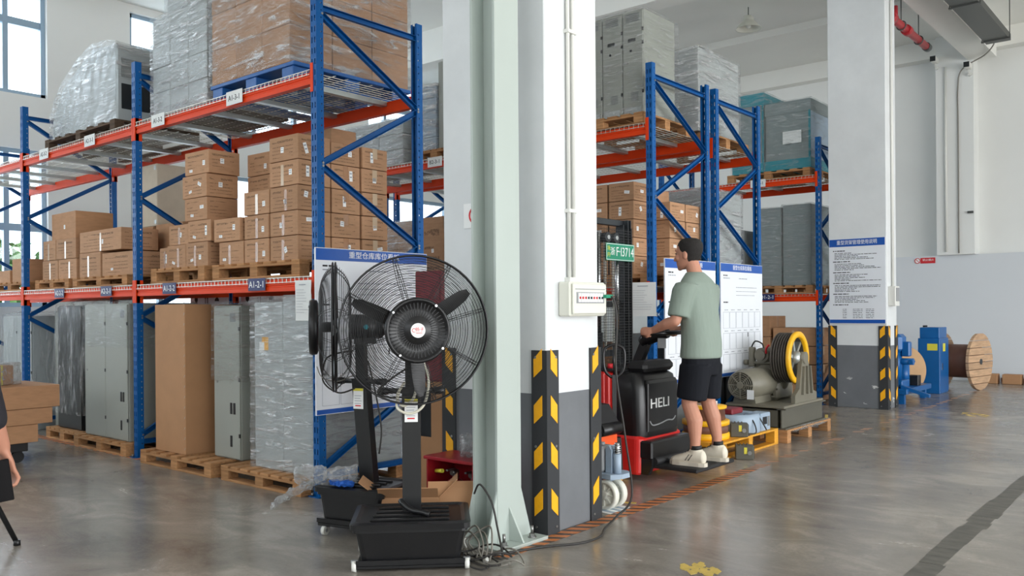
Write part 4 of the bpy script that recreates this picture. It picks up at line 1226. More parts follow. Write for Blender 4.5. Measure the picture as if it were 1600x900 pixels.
# ------------------------------------------------------------------ notice boards and papers
def board(w, h, title, loc, rz, label, seed, title_w, header=0.09, style='plan', foot=True):
    """printed board facing local -Y, lower left corner at loc"""
    t = thing('notice_board', label, 'notice board', loc, rz, 'notice boards')
    B('panel', 0, w, -0.006, 0.006, 0, h, 'board_white', t)
    hb = MB().box(0.004, w - 0.004, -0.0075, -0.006, h - header, h - 0.004)
    hb.text(title, header * 0.62, onfront(w / 2, -0.0082, h - header / 2 - 0.002), 1, width=title_w)
    hb.build('title_band', ['sign_blue', 'white_print'], t)
    if foot: B('foot_band', 0.004, w - 0.004, -0.0075, -0.006, 0.004, 0.036 if style == 'plan' else 0.05, 'sign_blue', t)
    rr = random.Random(seed)
    p = MB(); y0 = -0.0074
    def rect(xa, xb, za, zb, m): p.box(xa, xb, y0, -0.006, za, zb, m)
    def words(xa, xb, z, hh, m):
        x = xa
        while x < xb:
            l = rr.uniform(0.012, 0.06)
            rect(x, min(x + l, xb), z, z + hh, m); x += l + rr.uniform(0.004, 0.012)
    if style == 'plan':
        words(0.06, 0.15, h - header - 0.045, 0.012, 1); words(0.06, 0.2, h - header - 0.07, 0.008, 0)
        words(0.42 * w, 0.62 * w, h - header - 0.07, 0.008, 0)
        words(0.35 * w, 0.85 * w, h - header - 0.16, 0.006, 0); words(0.35 * w, 0.85 * w, h - header - 0.2, 0.005, 0); words(0.35 * w, 0.8 * w, h - header - 0.24, 0.005, 0)
        words(0.06, 0.16, h - header - 0.315, 0.012, 1)
        zt = h - header - 0.36
        for r in range(3):
            hh = (zt - 0.06) / 3
            za = 0.06 + r * hh
            for cidx in range(6):
                xa = 0.05 + cidx * (w - 0.1) / 6; xb = xa + (w - 0.1) / 6 - 0.012
                for (a, b, c, d) in ((xa, xb, za, za + 0.002), (xa, xb, za + hh - 0.05, za + hh - 0.047), (xa, xa + 0.002, za, za + hh - 0.047), (xb - 0.002, xb, za, za + hh - 0.047)):
                    rect(a, b, c, d, 0)
                words(xa + 0.03, xb - 0.03, za + hh - 0.03, 0.007, 0)
        rect(w * 0.62, w * 0.632, h * 0.34, h * 0.34 + 0.045, 1)
    else:
        z = h - header - 0.06; k = 0
        while z > 0.22:
            if k % 6 == 0: words(0.05, 0.05 + rr.uniform(0.12, 0.22), z, 0.011, 1); z -= 0.028
            else: words(0.07, rr.uniform(0.35, 0.95) * w, z, 0.007, 1); z -= 0.019
            k += 1
            if k % 6 == 0: z -= 0.016
        for r in range(6): words(0.17, 0.22, 0.07 + r * 0.022, 0.006, 1); words(0.3, 0.42, 0.07 + r * 0.022, 0.006, 1); words(0.46, 0.56, 0.07 + r * 0.022, 0.006, 1)
    stuff(p.build('printed_text', ['grey_print', 'black_print'], t))
    return t
board(1.06, 1.155, '重型仓库库位看板', (-4.815, 3.625, 0.568), PI / 2, 'blue-headed notice board hung on the near rack end, behind the fans', 5, 0.48, 0.085)
board(0.98, 1.14, '重型仓库库位看板', (-3.905, 6.76, 0.60), PI / 2, 'blue-headed notice board partly hidden by the man in green', 6, 0.44, 0.085)
board(0.98, 1.14, '重型仓库库位看板', (-3.905, 7.85, 0.60), PI / 2, 'blue-headed notice board right of the man, above the traction machine', 8, 0.44, 0.085)
board(0.70, 1.09, '重型货架管理使用说明', (-4.04, 11.238, 1.08), 0, 'text-filled notice board with blue bands on the far pillar', 7, 0.5, 0.1, 'text')
def paper_sheet(loc, rz, w, h, label, seed):
    t = thing('paper_sheet', label, 'paper', loc, rz)
    rows_ = [[(w * i / 6, -0.004 + 0.006 * noise.noise(Vector((i * 0.6, k * 0.5, seed))), h * k / 8) for i in range(7)] for k in range(9)]
    mb = MB(); mb.grid(rows_, 0); mb.grid([[(p[0], p[1] + 0.0012, p[2]) for p in r] for r in rows_], 0)
    mb.build('sheet', 'paper', t)
    rr = random.Random(seed); q = MB()
    q.box(w * 0.3, w * 0.7, -0.013, -0.011, h * 0.88, h * 0.9)
    for k in range(9):
        q.box(w * 0.12, w * rr.uniform(0.5, 0.9), -0.013, -0.011, h * (0.76 - 0.07 * k), h * (0.766 - 0.07 * k))
    q.build('printed_text', 'grey_print', t)
paper_sheet((-5.02, 3.615, 1.22), 0.0, 0.18, 0.28, 'white paper sheet hung from the near rack beam end', 3)
paper_sheet((-4.12, 6.53, 1.22), 0.25, 0.24, 0.3, 'white paper sheet hung below the beam, left of the man', 4)
# maroon cabinet and what it stands on, between the near rack and the pillar
mc = thing('fire_cabinet', 'narrow maroon cabinet standing behind the big fan', 'cabinet', (-4.31, 4.27, 0.79))
B('body', -0.13, 0.125, -0.06, 0.06, 0, 0.77, 'maroon', mc, 0.004); B('door', -0.122, 0.117, -0.068, -0.06, 0.01, 0.76, 'maroon', mc, 0.003)
kb = thing('tall_carton', 'narrow brown carton standing under the maroon cabinet', 'carton', (-4.31, 4.27, 0))
B('sleeve', -0.13, 0.12, -0.06, 0.06, 0, 0.788, 'kraft', kb, 0.003); B('dark_panel', -0.10, 0.02, -0.0615, -0.06, 0.4, 0.72, 'cabinet_black', kb)

# ------------------------------------------------------------------ distribution box and conduits on the wide pillar
db = thing('distribution_box', 'cream wall-mounted distribution box with breakers on the wide pillar', 'distribution box', (-2.99, 3.965, 1.243), PI / 2)
B('case', 0, 0.36, -0.085, 0.0, 0, 0.2, 'cream_plastic', db, 0.008)
cv = B('cover', 0.012, 0.348, -0.102, -0.085, 0.012, 0.19, 'cream_plastic', db, 0.006)
B('window', 0.04, 0.32, -0.1045, -0.102, 0.075, 0.14, 'grey_plastic', cv)
for k in range(9):
    b = B('breaker', 0.055 + k * 0.028, 0.079 + k * 0.028, -0.108, -0.1045, 0.082, 0.134, 'white_print', db)
    B('toggle', 0.062 + k * 0.028, 0.072 + k * 0.028, -0.113, -0.108, 0.1, 0.114, 'logo_red' if k in (0, 1, 2, 5, 6) else 'black_print', b)
B('lip', 0.03, 0.33, -0.1045, -0.102, 0.155, 0.16, 'grey_plastic', cv)
cd = MB().cyl((-2.974, 4.055, 1.44), (-2.974, 4.055, 6.04), 0.012, n=10).cyl((-2.974, 4.10, 1.44), (-2.974, 4.10, 6.04), 0.012, n=10)
cdo = thing('conduit', 'pair of white conduits running up from the distribution box', 'conduit', (0, 0, 0))
cd.build('conduit_pipe', 'white_plastic', cdo)
for z in (1.85, 2.9, 4.0): B('clip', -2.99, -2.955, 4.035, 4.12, z, z + 0.02, 'white_plastic', cdo)
B('mouth_cap', -2.99, -2.95, 4.03, 4.12, 1.445, 1.47, 'white_plastic', cdo)
cdo2 = thing('conduit', 'white conduit and switch box running down the far pillar', 'conduit', (0, 0, 0))
MB().cyl((-3.312, 11.44, 1.5), (-3.312, 11.44, 6.04), 0.016, n=10).build('conduit_pipe', 'white_plastic', cdo2)
B('switch_box', -3.33, -3.24, 11.3, 11.47, 1.3, 1.55, 'white_plastic', cdo2, 0.006); B('switch_cover', -3.24, -3.235, 11.32, 11.45, 1.36, 1.53, 'grey_plastic', cdo2)
# green power lead hanging from the box to the floor
pts = [(-2.875, 4.31, 1.36), (-2.85, 4.335, 1.34), (-2.845, 4.36, 1.2), (-2.86, 4.37, 0.9), (-2.83, 4.42, 0.5), (-2.8, 4.44, 0.15), (-2.86, 4.36, 0.03), (-2.80, 4.15, 0.012), (-2.72, 3.98, 0.011), (-2.73, 3.8, 0.011), (-2.85, 3.6, 0.011), (-2.95, 3.3, 0.011), (-2.98, 3.12, 0.011)]
def smooth(pts, n=6):
    pts = [Vector(p) for p in pts]; out = []
    for i in range(len(pts) - 1):
        p0, p1, p2, p3 = pts[max(i - 1, 0)], pts[i], pts[i + 1], pts[min(i + 2, len(pts) - 1)]
        for k in range(n):
            t = k / n
            out.append(0.5 * ((2 * p1) + (p2 - p0) * t + (2 * p0 - 5 * p1 + 4 * p2 - p3) * t * t + (3 * p1 - p0 - 3 * p2 + p3) * t ** 3))
    out.append(pts[-1]); return out
pc = thing('power_cord', 'dark power cord hanging from the distribution box and running along the floor', 'cord', (0, 0, 0))
MB().tube(smooth(pts), 0.0065, 8).build('cord', 'cable_dark', pc)
MB().box(-2.9, -2.86, 4.27, 4.34, 1.35, 1.37).build('plug', 'plate_green', pc)
# small round warning sign on the pillar
ns = thing('warning_sign', 'small white sign with a red ring behind the steel column', 'sign', (-3.52, 3.846, 1.86))
B('plate', -0.1, 0.1, -0.002, 0.002, -0.075, 0.075, 'white_print', ns)
MB().tube([(0.05 * math.cos(2 * PI * i / 24), -0.003, 0.05 * math.sin(2 * PI * i / 24)) for i in range(24)], 0.006, 6, closed=True).bar((-0.035, -0.003, 0.035), (0.035, -0.003, -0.035), 0.006, 0.01).build('red_ring', 'logo_red', ns)

# ------------------------------------------------------------------ misting fans
def fan_cage_parts():
    """ring and spoke wires of the guard, shared by both fans; axis is local -Y"""
    R = 0.376
    def prof(r, depth):           # distance in front of the middle plane
        q = (r - 0.15) / (R - 0.15)
        return depth * (1 - max(0, q) ** 3.2)
    def ring(mb, r, y, w): mb.tube([(r * math.cos(2 * PI * i / 56), y, r * math.sin(2 * PI * i / 56)) for i in range(56)], w, 5, closed=True)
    out = {}
    for nm, sgn, depth, r0 in (('front_guard', -1, 0.085, 0.17), ('rear_guard', 1, 0.095, 0.1)):
        mb = MB()
        nr = 24 if nm == 'front_guard' else 22
        for i in range(nr):
            r = r0 + (R - 0.008 - r0) * (i + 0.5) / nr
            ring(mb, r, sgn * prof(r, depth), 0.0013)
        for k in range(8):
            for d in (-0.02, 0.02):
                a = 2 * PI * (k + 0.35) / 8 + d
                pts = []
                for j in range(7):
                    r = r0 - 0.02 + (R - r0 + 0.02) * j / 6
                    pts.append((r * math.cos(a), sgn * (prof(r, depth) + 0.002), r * math.sin(a)))
                mb.tube(pts, 0.0017, 5)
        out[nm] = mb.mesh(nm, 'fan_black')
    mb = MB(); ring(mb, R, 0.008, 0.006); ring(mb, R, -0.008, 0.005)
    out['guard_rim'] = mb.mesh('guard_rim', 'fan_black')
    return out
CAGE = fan_cage_parts()

def blade_mesh():
    rows_ = []
    for j in range(9):
        u = j / 8; r = 0.05 + 0.29 * u
        w = (0.024 + 0.012 * math.sin(PI * u)) * (1 if u < 0.93 else 0.6)
        row = []
        for i in range(5):
            s = (i / 4 - 0.5) * 2
            row.append((r, 0.02 * s * (1 - 0.5 * u) + 0.006 * (1 - s * s), w * s))
        rows_.append(row)
    mb = MB(); mb.grid(rows_)
    mb.grid([[(p[0], p[1] + 0.003, p[2]) for p in r] for r in rows_])
    return mb.mesh('blade', 'black_plastic')
BLADE = blade_mesh()

def misting_fan(loc, base_rz, head_rz, label, pole_lean, hub_z, blade_ph, tank_w, tank_d, hose, dz=0.0, wo=0.0):
    f = thing('misting_fan', label, 'fan', loc, base_rz, 'misting fans')
    bw, bd, tw, td = tank_w * 0.42, tank_d * 0.42, tank_w * 0.5, tank_d * 0.5
    def loop(hx, hy, z, r=0.03):
        pts = []
        for (cx, cy, a0) in ((hx - r, hy - r, 0), (-hx + r, hy - r, PI / 2), (-hx + r, -hy + r, PI), (hx - r, -hy + r, 1.5 * PI)):
            for i in range(4): pts.append((cx + r * math.cos(a0 + i * PI / 6), cy + r * math.sin(a0 + i * PI / 6), z))
        return pts
    mb = MB()
    mb.grid([loop(bw, bd, 0.075), loop(bw + 0.004, bd + 0.004, 0.08), loop(tw - 0.012, td - 0.012, 0.235), loop(tw, td, 0.237), loop(tw, td, 0.26)], 0, False, True)
    mb.add(loop(bw, bd, 0.075), [tuple(range(16))])
    mb.build('tank', 'black_plastic', f, (0, 0, -dz))
    mb = MB().cbox(-bw - 0.03, bw + 0.03, -bd - 0.02, bd + 0.02, 0.055, 0.075, 0.004)
    for s in (-1, 1): mb.box(-bw - 0.03, bw + 0.03, s * (bd + 0.02) - 0.004, s * (bd + 0.02) + 0.004, 0.075, 0.10)
    mb.build('wheel_base', 'black_plastic', f, (0, 0, -dz))
    mb = MB()
    mb.grid([loop(tw + 0.012, td + 0.012, 0.253), loop(tw + 0.014, td + 0.014, 0.28, 0.035), loop(tw - 0.012, td - 0.012, 0.287, 0.03), loop(tw - 0.03, td - 0.03, 0.277, 0.03)], 0, False, True)
    mb.add(loop(tw - 0.03, td - 0.03, 0.277, 0.03), [tuple(range(16))])
    lid = mb.build('lid', 'black_plastic', f, (0, 0, -dz))
    for k in range(4):
        y = -td + 0.07 + k * (2 * td - 0.14) / 3.6
        B('lid_ridge', -tw + 0.08 + 0.01 * k, tw - 0.09, y, y + 0.022, 0.275, 0.289, 'black_plastic', lid, 0.004)
    for (x, y) in ((-1, -1), (1, -1), (-1, 1), (1, 1)):
        px, py = x * (bw - 0.01 + wo), y * (bd - 0.0)
        c = MB().cyl((px - 0.011, py, 0.028), (px + 0.011, py, 0.028), 0.028, n=18).cyl((px - 0.013, py, 0.028), (px + 0.013, py, 0.028), 0.011, n=10, m=1)
        c.box(px - 0.016, px + 0.016, py - 0.008, py + 0.012, 0.045, 0.056, 1)
        c.build('castor', ['white_plastic', 'grey_plastic'], f)
    # pole and neck
    py = td * 0.25
    lean = Vector((pole_lean, 0, 1))
    p0 = Vector((0, py, 0.275 - dz)); p1 = p0 + lean * (hub_z - 0.30 - 0.275 + dz); p2 = Vector((p1.x, p1.y, hub_z - 0.03))
    MB().bar(p0, p1, 0.096, 0.055, up=(0, 1, 0)).build('pole', 'black_steel', f)
    MB().bar(p1 - lean * 0.12, p2, 0.06, 0.04, up=(0, 1, 0)).build('neck', 'black_steel', f)
    MB().cyl(p1 + Vector((-0.15, 0, -0.02)), p1 + Vector((0.15, 0, -0.02)), 0.015, n=12).cyl(p1 + Vector((-0.17, 0, -0.02)), p1 + Vector((-0.12, 0, -0.02)), 0.02, n=12).cyl(p1 + Vector((0.12, 0, -0.02)), p1 + Vector((0.17, 0, -0.02)), 0.02, n=12).build('height_clamp', 'black_plastic', f)
    MB().box(-0.034, 0.034, -0.001, 0.001, -0.06, 0.06, 0).box(-0.034, 0.034, -0.002, 0.001, 0.045, 0.06, 1).box(-0.025, 0.02, -0.002, 0, -0.03, -0.027, 2).box(-0.025, 0.024, -0.002, 0, -0.015, -0.012, 2).box(-0.025, 0.015, -0.002, 0, 0.0, 0.003, 2).box(-0.025, 0.022, -0.002, 0, 0.015, 0.018, 2).box(-0.02, 0.018, -0.002, 0, -0.045, -0.038, 3).build('warning_label', ['white_print', 'plate_yellow', 'grey_print', 'logo_red'], f, tuple(p1 + Vector((0, -0.029, -0.12))))
    # head: everything below turns with it
    h = head_rz - base_rz
    HT = Matrix.Translation(p2 + Vector((0, 0, 0.03))) @ Matrix.Rotation(h, 4, 'Z') @ Matrix.Translation((0, -0.15, 0))
    def head(name, me):
        o = link(name, me, f); o.matrix_local = HT; return o
    for nm, me in CAGE.items(): head(nm, me)
    mb = MB().cyl((0, 0.09, 0), (0, 0.27, 0), 0.075, 0.07, 20).cyl((0, 0.27, 0), (0, 0.295, 0), 0.07, 0.045, 20).box(-0.03, 0.03, 0.11, 0.24, -0.1, -0.05)
    mb.cyl((0.07, 0.18, 0), (0.09, 0.18, 0), 0.014, n=12, m=1)
    head('motor', mb.mesh('motor', ['fan_black', 'teal']))
    for k in range(3):
        o = link('blade', BLADE, f); o.matrix_local = HT @ Matrix.Rotation(blade_ph + k * 2 * PI / 3, 4, 'Y')
    mb = MB(); T = Matrix.Rotation(PI / 2, 4, 'X')
    mb.lathe([(0.0, 0.02), (0.03, 0.02), (0.03, 0.09), (0.135, 0.09), (0.158, 0.10), (0.163, 0.125), (0.156, 0.142), (0.146, 0.142), (0.143, 0.128), (0.062, 0.128), (0.058, 0.134), (0.0, 0.134)], 40, 0, T)
    nc = head('hub_cover', mb.mesh('hub_cover', 'fan_black'))
    slot = MB()
    for k in range(44):
        a = 2 * PI * k / 44
        for (ra, rb) in ((0.07, 0.1), (0.106, 0.136)):
            c, s = math.cos(a), math.sin(a)
            slot.bar((ra * c, -0.1295, ra * s), (rb * c, -0.1295, rb * s), 0.005, 0.004, up=(0, 1, 0))
    o = slot.build('hub_ribs', 'black_matte', nc); stuff(o)
    bd_ = MB().cyl((0, -0.134, 0), (0, -0.1365, 0), 0.036, n=28)
    bd_.text('扬子', 0.022, Matrix.Translation((0.008, -0.137, 0.004)) @ FRONT, 1)
    bd_.text('YANGZI', 0.009, Matrix.Translation((0.004, -0.137, -0.013)) @ FRONT, 1)
    bd_.tube([(-0.02 + 0.009 * math.cos(t * PI / 6), -0.137, 0.001 + 0.009 * math.sin(t * PI / 6)) for t in range(1, 11)], 0.0014, 5, m=1)
    bd_.build('logo_badge', ['white_print', 'logo_red'], nc)
    for k in range(4):
        a = PI / 4 + k * PI / 2 + 0.15
        MB().cyl((0.15 * math.cos(a), -0.142, 0.15 * math.sin(a)), (0.15 * math.cos(a), -0.146, 0.15 * math.sin(a)), 0.006, n=8).build('screw', 'chrome', nc)
    # loops of hose and cable hanging from the neck
    q = p1
    for i, (mt, r, pts) in enumerate(hose):
        MB().tube(smooth([tuple(q + Vector(p)) for p in pts]), r, 8, m=0).build('hose', mt, f)
    return f
misting_fan((-3.25, 3.045, 0), math.radians(45), math.radians(54), 'black pedestal misting fan facing the camera, nearest in front', -0.0, 1.185, -0.61, 0.565, 0.44,
            [('hose_white', 0.007, [(0.02, -0.05, 0.22), (0.03, -0.06, 0.05), (0.015, -0.075, -0.05), (-0.04, -0.08, -0.09), (-0.07, -0.06, -0.04), (-0.03, -0.05, 0.03)]),
             ('hose_white', 0.007, [(0.03, -0.04, 0.2), (0.09, -0.07, 0.06), (0.07, -0.08, -0.08), (0.0, -0.08, -0.13), (-0.07, -0.07, -0.1), (-0.06, -0.05, -0.02)]),
             ('cable_dark', 0.005, [(-0.02, -0.03, 0.1), (-0.11, -0.05, 0.04), (-0.17, -0.04, -0.02), (-0.1, -0.05, -0.05), (0.02, -0.04, -0.04)]),
             ('black_plastic', 0.016, [(-0.05, -0.03, -0.59), (-0.05, -0.07, -0.585), (0.0, -0.12, -0.615), (0.06, -0.16, -0.62), (0.09, -0.17, -0.63)])], 0.042, 0.05)
misting_fan((-3.87, 3.26, 0), math.radians(16), math.radians(-39), 'black pedestal misting fan seen edge-on, turned to the left', -0.09, 1.19, 0.9, 0.44, 0.36,
            [('cable_dark', 0.005, [(-0.03, -0.03, 0.16), (-0.2, -0.05, 0.12), (-0.25, -0.03, -0.02), (-0.14, -0.03, -0.09), (-0.02, -0.03, -0.06)]),
             ('cable_grey', 0.003, [(-0.02, -0.04, 0.02), (-0.12, -0.06, -0.02), (-0.24, -0.05, 0.0), (-0.3, -0.02, 0.06)]),
             ('cable_dark', 0.005, [(0.03, 0.03, 0.1), (0.07, 0.05, -0.1), (0.1, 0.06, -0.3), (0.09, 0.05, -0.45)])])

# crumpled film on the rear fan's lid, with a blue rag
def crumple(name, loc, rz, L_, W, Hh, m, label, cat, seed, n=26, k=14, arc=0.0, droop=None):
    rows_ = []
    for i in range(n + 1):
        u = i / n; row = []
        wd = W * (0.35 + 0.65 * math.sin(PI * min(1, max(0.03, u * 0.9 + 0.08))) ** 0.7)
        for j in range(k):
            a = 2 * PI * j / k
            rr_ = 1 + 0.5 * noise.noise(Vector((u * 9, 1.6 * math.cos(a) + seed, 1.6 * math.sin(a)))) + 0.3 * noise.noise(Vector((u * 21, 4 * math.cos(a), 4 * math.sin(a) + seed)))
            z = Hh * 0.5 * (1 + math.sin(a) * rr_)
            if droop: z += droop(u)
            row.append(((u - 0.5) * L_ + 0.02 * noise.noise(Vector((u * 7, a, seed))), wd / 2 * math.cos(a) * rr_, z))
        rows_.append(row)
    mb = MB(); mb.grid(rows_, 0, False, True)
    mb.add(rows_[0], [tuple(range(k))]); mb.add(rows_[-1], [tuple(range(k))])
    return tag(stuff(mb.build(name, m, None, loc, (0, 0, rz))), label, cat)
crumple('film_scrap', (-4.0, 3.08, 0.292), 0.62, 0.36, 0.14, 0.1, 'film_scrap', 'crumpled clear film lying on the rear fan tank lid', 'plastic film', 2.0)
crumple('film_scrap', (-4.20, 2.99, 0.25), 0.5, 0.26, 0.07, 0.05, 'film_scrap', 'strip of clear film trailing off the rear fan tank lid', 'plastic film', 5.0, droop=lambda u: -0.13 * (1 - u) ** 1.5)
crumple('rag', (-3.88, 3.10, 0.292), 0.3, 0.14, 0.08, 0.03, 'blue_rag', 'blue rag beside the crumpled film on the rear fan lid', 'rag', 8.0)

# ------------------------------------------------------------------ red extinguisher box
rb = thing('extinguisher_box', 'red metal fire extinguisher box open at the front beside the steel column', 'extinguisher box', (-3.50, 3.70, 0))
B('bottom', -0.19, 0.19, -0.12, 0.12, 0.0, 0.03, 'red_box', rb); B('back', -0.19, 0.19, 0.105, 0.12, 0.03, 0.40, 'red_box', rb)
for s in (-1, 1): B('side', min(s * 0.19, s * 0.178), max(s * 0.19, s * 0.178), -0.12, 0.105, 0.03, 0.40, 'red_box', rb)
B('top', -0.205, 0.205, -0.135, 0.125, 0.40, 0.42, 'red_box', rb, 0.004)
B('front_panel', -0.178, 0.178, -0.12, -0.108, 0.03, 0.17, 'red_box', rb)
for i, x in enumerate((-0.07, 0.08)):
    e = thing('fire_extinguisher', ['red fire extinguisher with yellow tag in the left half of the red box', 'red fire extinguisher in the right half of the red box'][i], 'fire extinguisher', (-3.50 + x, 3.70, 0.031), 0, 'extinguishers in the red box')
    MB().lathe([(0.0, 0), (0.055, 0), (0.06, 0.01), (0.06, 0.2), (0.045, 0.235), (0.018, 0.25), (0.018, 0.275), (0, 0.275)], 20).build('cylinder', 'red_box', e)
    MB().cyl((0, -0.03, 0.285), (0, 0.02, 0.285), 0.016, n=12).box(-0.008, 0.008, -0.07, 0.0, 0.3, 0.31).cyl((0.02, -0.03, 0.27), (0.05, -0.03, 0.27), 0.014, n=10).build('valve', 'bolt_steel', e)
    if i == 0: MB().cyl((-0.10, -0.06, 0.29), (-0.03, -0.075, 0.3), 0.012, n=10).build('tag_sleeve', 'plate_yellow', e)
    rows_ = [[(-0.02 - 0.012 * k + 0.075 * j / 3, -0.088 - 0.02 * k + 0.004 * k * k * 0.5, 0.23 - 0.022 * k) for j in range(4)] for k in range(6)]
    mb = MB(); mb.grid(rows_); mb.grid([[(p[0], p[1], p[2] - 0.001) for p in r] for r in rows_])
    mb.build('inspection_card', 'paper', e)
crumple('plastic_bag', (-3.42, 3.70, 0.421), 0.6, 0.15, 0.12, 0.13, 'film_scrap', 'crumpled clear plastic bag on top of the red box', 'plastic bag', 11.0)

# open cardboard box with cables between the fan tanks and the red box
ob = thing('open_carton', 'torn open brown carton full of cables behind the front fan tank', 'carton', (-3.60, 3.36, 0), 0.75)
for s in (-1, 1):
    B('side_wall', min(s * 0.17, s * 0.165), max(s * 0.17, s * 0.165), -0.11, 0.11, 0, 0.24, 'kraft', ob)
    B('end_wall', -0.165, 0.165, min(s * 0.11, s * 0.105), max(s * 0.11, s * 0.105), 0, 0.24, 'kraft', ob)
B('bottom', -0.165, 0.165, -0.105, 0.105, 0, 0.004, 'kraft', ob)
for (p, r_) in (((0, -0.11, 0.24), (0.9, 0, 0)), ((0, 0.11, 0.24), (2.4, 0, 0))):
    MB().box(-0.165, 0.165, -0.0, 0.004, 0, 0.11).build('flap', 'kraft', ob, p, r_)
MB().box(0, 0.004, -0.105, 0.105, 0, 0.14).build('flap', 'kraft', ob, (-0.17, 0, 0.24), (0, -0.9, 0)); MB().box(0, 0.004, -0.105, 0.105, 0, 0.14).build('flap', 'kraft', ob, (0.17, 0, 0.24), (0, 0.8, 0))
fc = thing('flat_carton', 'flattened brown carton piece leaning beside the red box', 'carton', (-3.32, 3.42, 0.0), 0.75)
MB().box(-0.14, 0.14, -0.003, 0.003, 0, 0.33).build('panel', 'kraft', fc, (0, 0, 0), (-0.25, 0, 0))
# cable coils on the floor beside the steel column
coil = thing('cable_coil', 'grey cable coiled loosely on the floor between fan tank and steel column', 'cable', (-2.90, 3.22, 0))
rr_ = random.Random(4)
for k in range(5):
    c = Vector((rr_.uniform(-0.09, 0.09), rr_.uniform(-0.05, 0.05), 0)); ax = rr_.uniform(0.11, 0.17); bx_ = rr_.uniform(0.05, 0.09); ph = rr_.uniform(-0.4, 0.6)
    pts = []
    for i in range(37):
        t = 2 * PI * i / 36
        x, y = ax * math.cos(t), bx_ * math.sin(t)
        pts.append((c.x + x * math.cos(ph) - y * math.sin(ph), c.y + x * math.sin(ph) + y * math.cos(ph), 0.008 + 0.006 * k + (0.02 if k > 2 else 0.004) * (1 + math.sin(3 * t + k))))
    MB().tube(pts, 0.0048, 7).build('cable_loop', 'cable_grey' if k % 2 else 'cable_dark', coil)
for k in range(4):
    ph = 0.3 * k
    pts = [(-0.17 + 0.02 * k, 0.02 + 0.02 * k, 0.01), (-0.22 + 0.02 * k, 0.05, 0.08), (-0.16 + 0.03 * k, 0.05 + 0.02 * k, 0.13 + 0.03 * (k % 2)), (-0.07 + 0.03 * k, 0.03, 0.09), (-0.06 + 0.03 * k, 0.0, 0.02)]
    MB().tube(smooth(pts), 0.0048, 7).build('cable_loop', 'cable_grey', coil)
MB().tube(smooth([(-0.22, 0.16, 0.3), (-0.16, 0.14, 0.36), (-0.08, 0.14, 0.28), (-0.02, 0.12, 0.15), (0.05, 0.08, 0.03)]), 0.0055, 7).build('cable_loop', 'cable_dark', coil)
MB().cyl((0.0, -0.01, 0.012), (0.02, 0.0, 0.03), 0.012, n=8).build('cable_tie', 'white_plastic', coil)

# ------------------------------------------------------------------ electric stacker
sk = thing('electric_stacker', 'red and black walkie stacker with mast and fold-down platform, ridden by the man', 'stacker', (-3.60, 5.80, 0))
def rloop(x0, x1, y0, y1, z, r):
    pts = []
    for (cx, cy, a0) in ((x1 - r, y1 - r, 0), (x0 + r, y1 - r, PI / 2), (x0 + r, y0 + r, PI), (x1 - r, y0 + r, 1.5 * PI)):
        for i in range(6): pts.append((cx + r * math.cos(a0 + i * PI / 10), cy + r * math.sin(a0 + i * PI / 10), z))
    return pts
mb = MB()
LL = [rloop(-0.27, 0.20, -0.31, 0.31, 0.045, 0.03), rloop(-0.27, 0.215, -0.315, 0.315, 0.06, 0.05), rloop(-0.27, 0.225, -0.315, 0.315, 0.31, 0.06), rloop(-0.27, 0.20, -0.30, 0.30, 0.33, 0.05)]
mb.grid(LL, 0, False, True); mb.add(LL[-1], [tuple(range(24))]); mb.add(LL[0], [tuple(range(24))])
mb.cbox(-0.28, -0.10, -0.31, 0.31, 0.32, 0.80, 0.01)
mb.cbox(-0.11, -0.06, -0.305, 0.305, 0.32, 0.79, 0.01)
mb.build('chassis', 'red_paint', sk)
mb = MB()
LL = [rloop(-0.06, 0.215, -0.295, 0.295, 0.30, 0.08), rloop(-0.06, 0.225, -0.30, 0.30, 0.34, 0.09), rloop(-0.06, 0.215, -0.295, 0.295, 0.68, 0.09), rloop(-0.06, 0.195, -0.285, 0.285, 0.77, 0.09), rloop(-0.05, 0.15, -0.25, 0.25, 0.80, 0.07)]
mb.grid(LL, 0, True, True); mb.add(LL[-1], [tuple(range(24))])
cv = mb.build('battery_cover', 'black_plastic', sk)
mb = MB(); LL = [rloop(0.2, 0.236, -0.23, 0.22, 0.36, 0.015), rloop(0.2, 0.238, -0.23, 0.22, 0.72, 0.015), rloop(0.2, 0.225, -0.22, 0.21, 0.745, 0.012)]
mb.grid(LL, 0, False, True); mb.add(LL[-1], [tuple(range(24))]); mb.add(LL[0], [tuple(range(24))]); mb.build('rear_panel', 'black_plastic', cv)
MB().text('HELI', 0.105, onside(0.2395, -0.06, 0.565), 0, width=0.27, ext=0.002).build('maker_lettering', 'white_print', cv)
MB().tube(smooth([(0.239, -0.21, 0.44), (0.2395, -0.17, 0.405), (0.2395, -0.05, 0.41), (0.2395, 0.05, 0.425), (0.2395, 0.13, 0.42), (0.2395, 0.17, 0.445)]), 0.006, 6).build('trim_swoosh', 'grey_plastic', cv)
MB().cbox(0.02, 0.2, -0.2, 0.24, 0.80, 0.885, 0.03).build('back_pad', 'black_matte', sk)
MB().cbox(-0.2, 0.03, -0.25, 0.25, 0.80, 0.825, 0.008).build('control_deck', 'black_matte', sk)
MB().cyl((-0.12, -0.2, 0.825), (-0.12, -0.2, 0.86), 0.022, n=14).build('emergency_button', 'logo_red', sk)
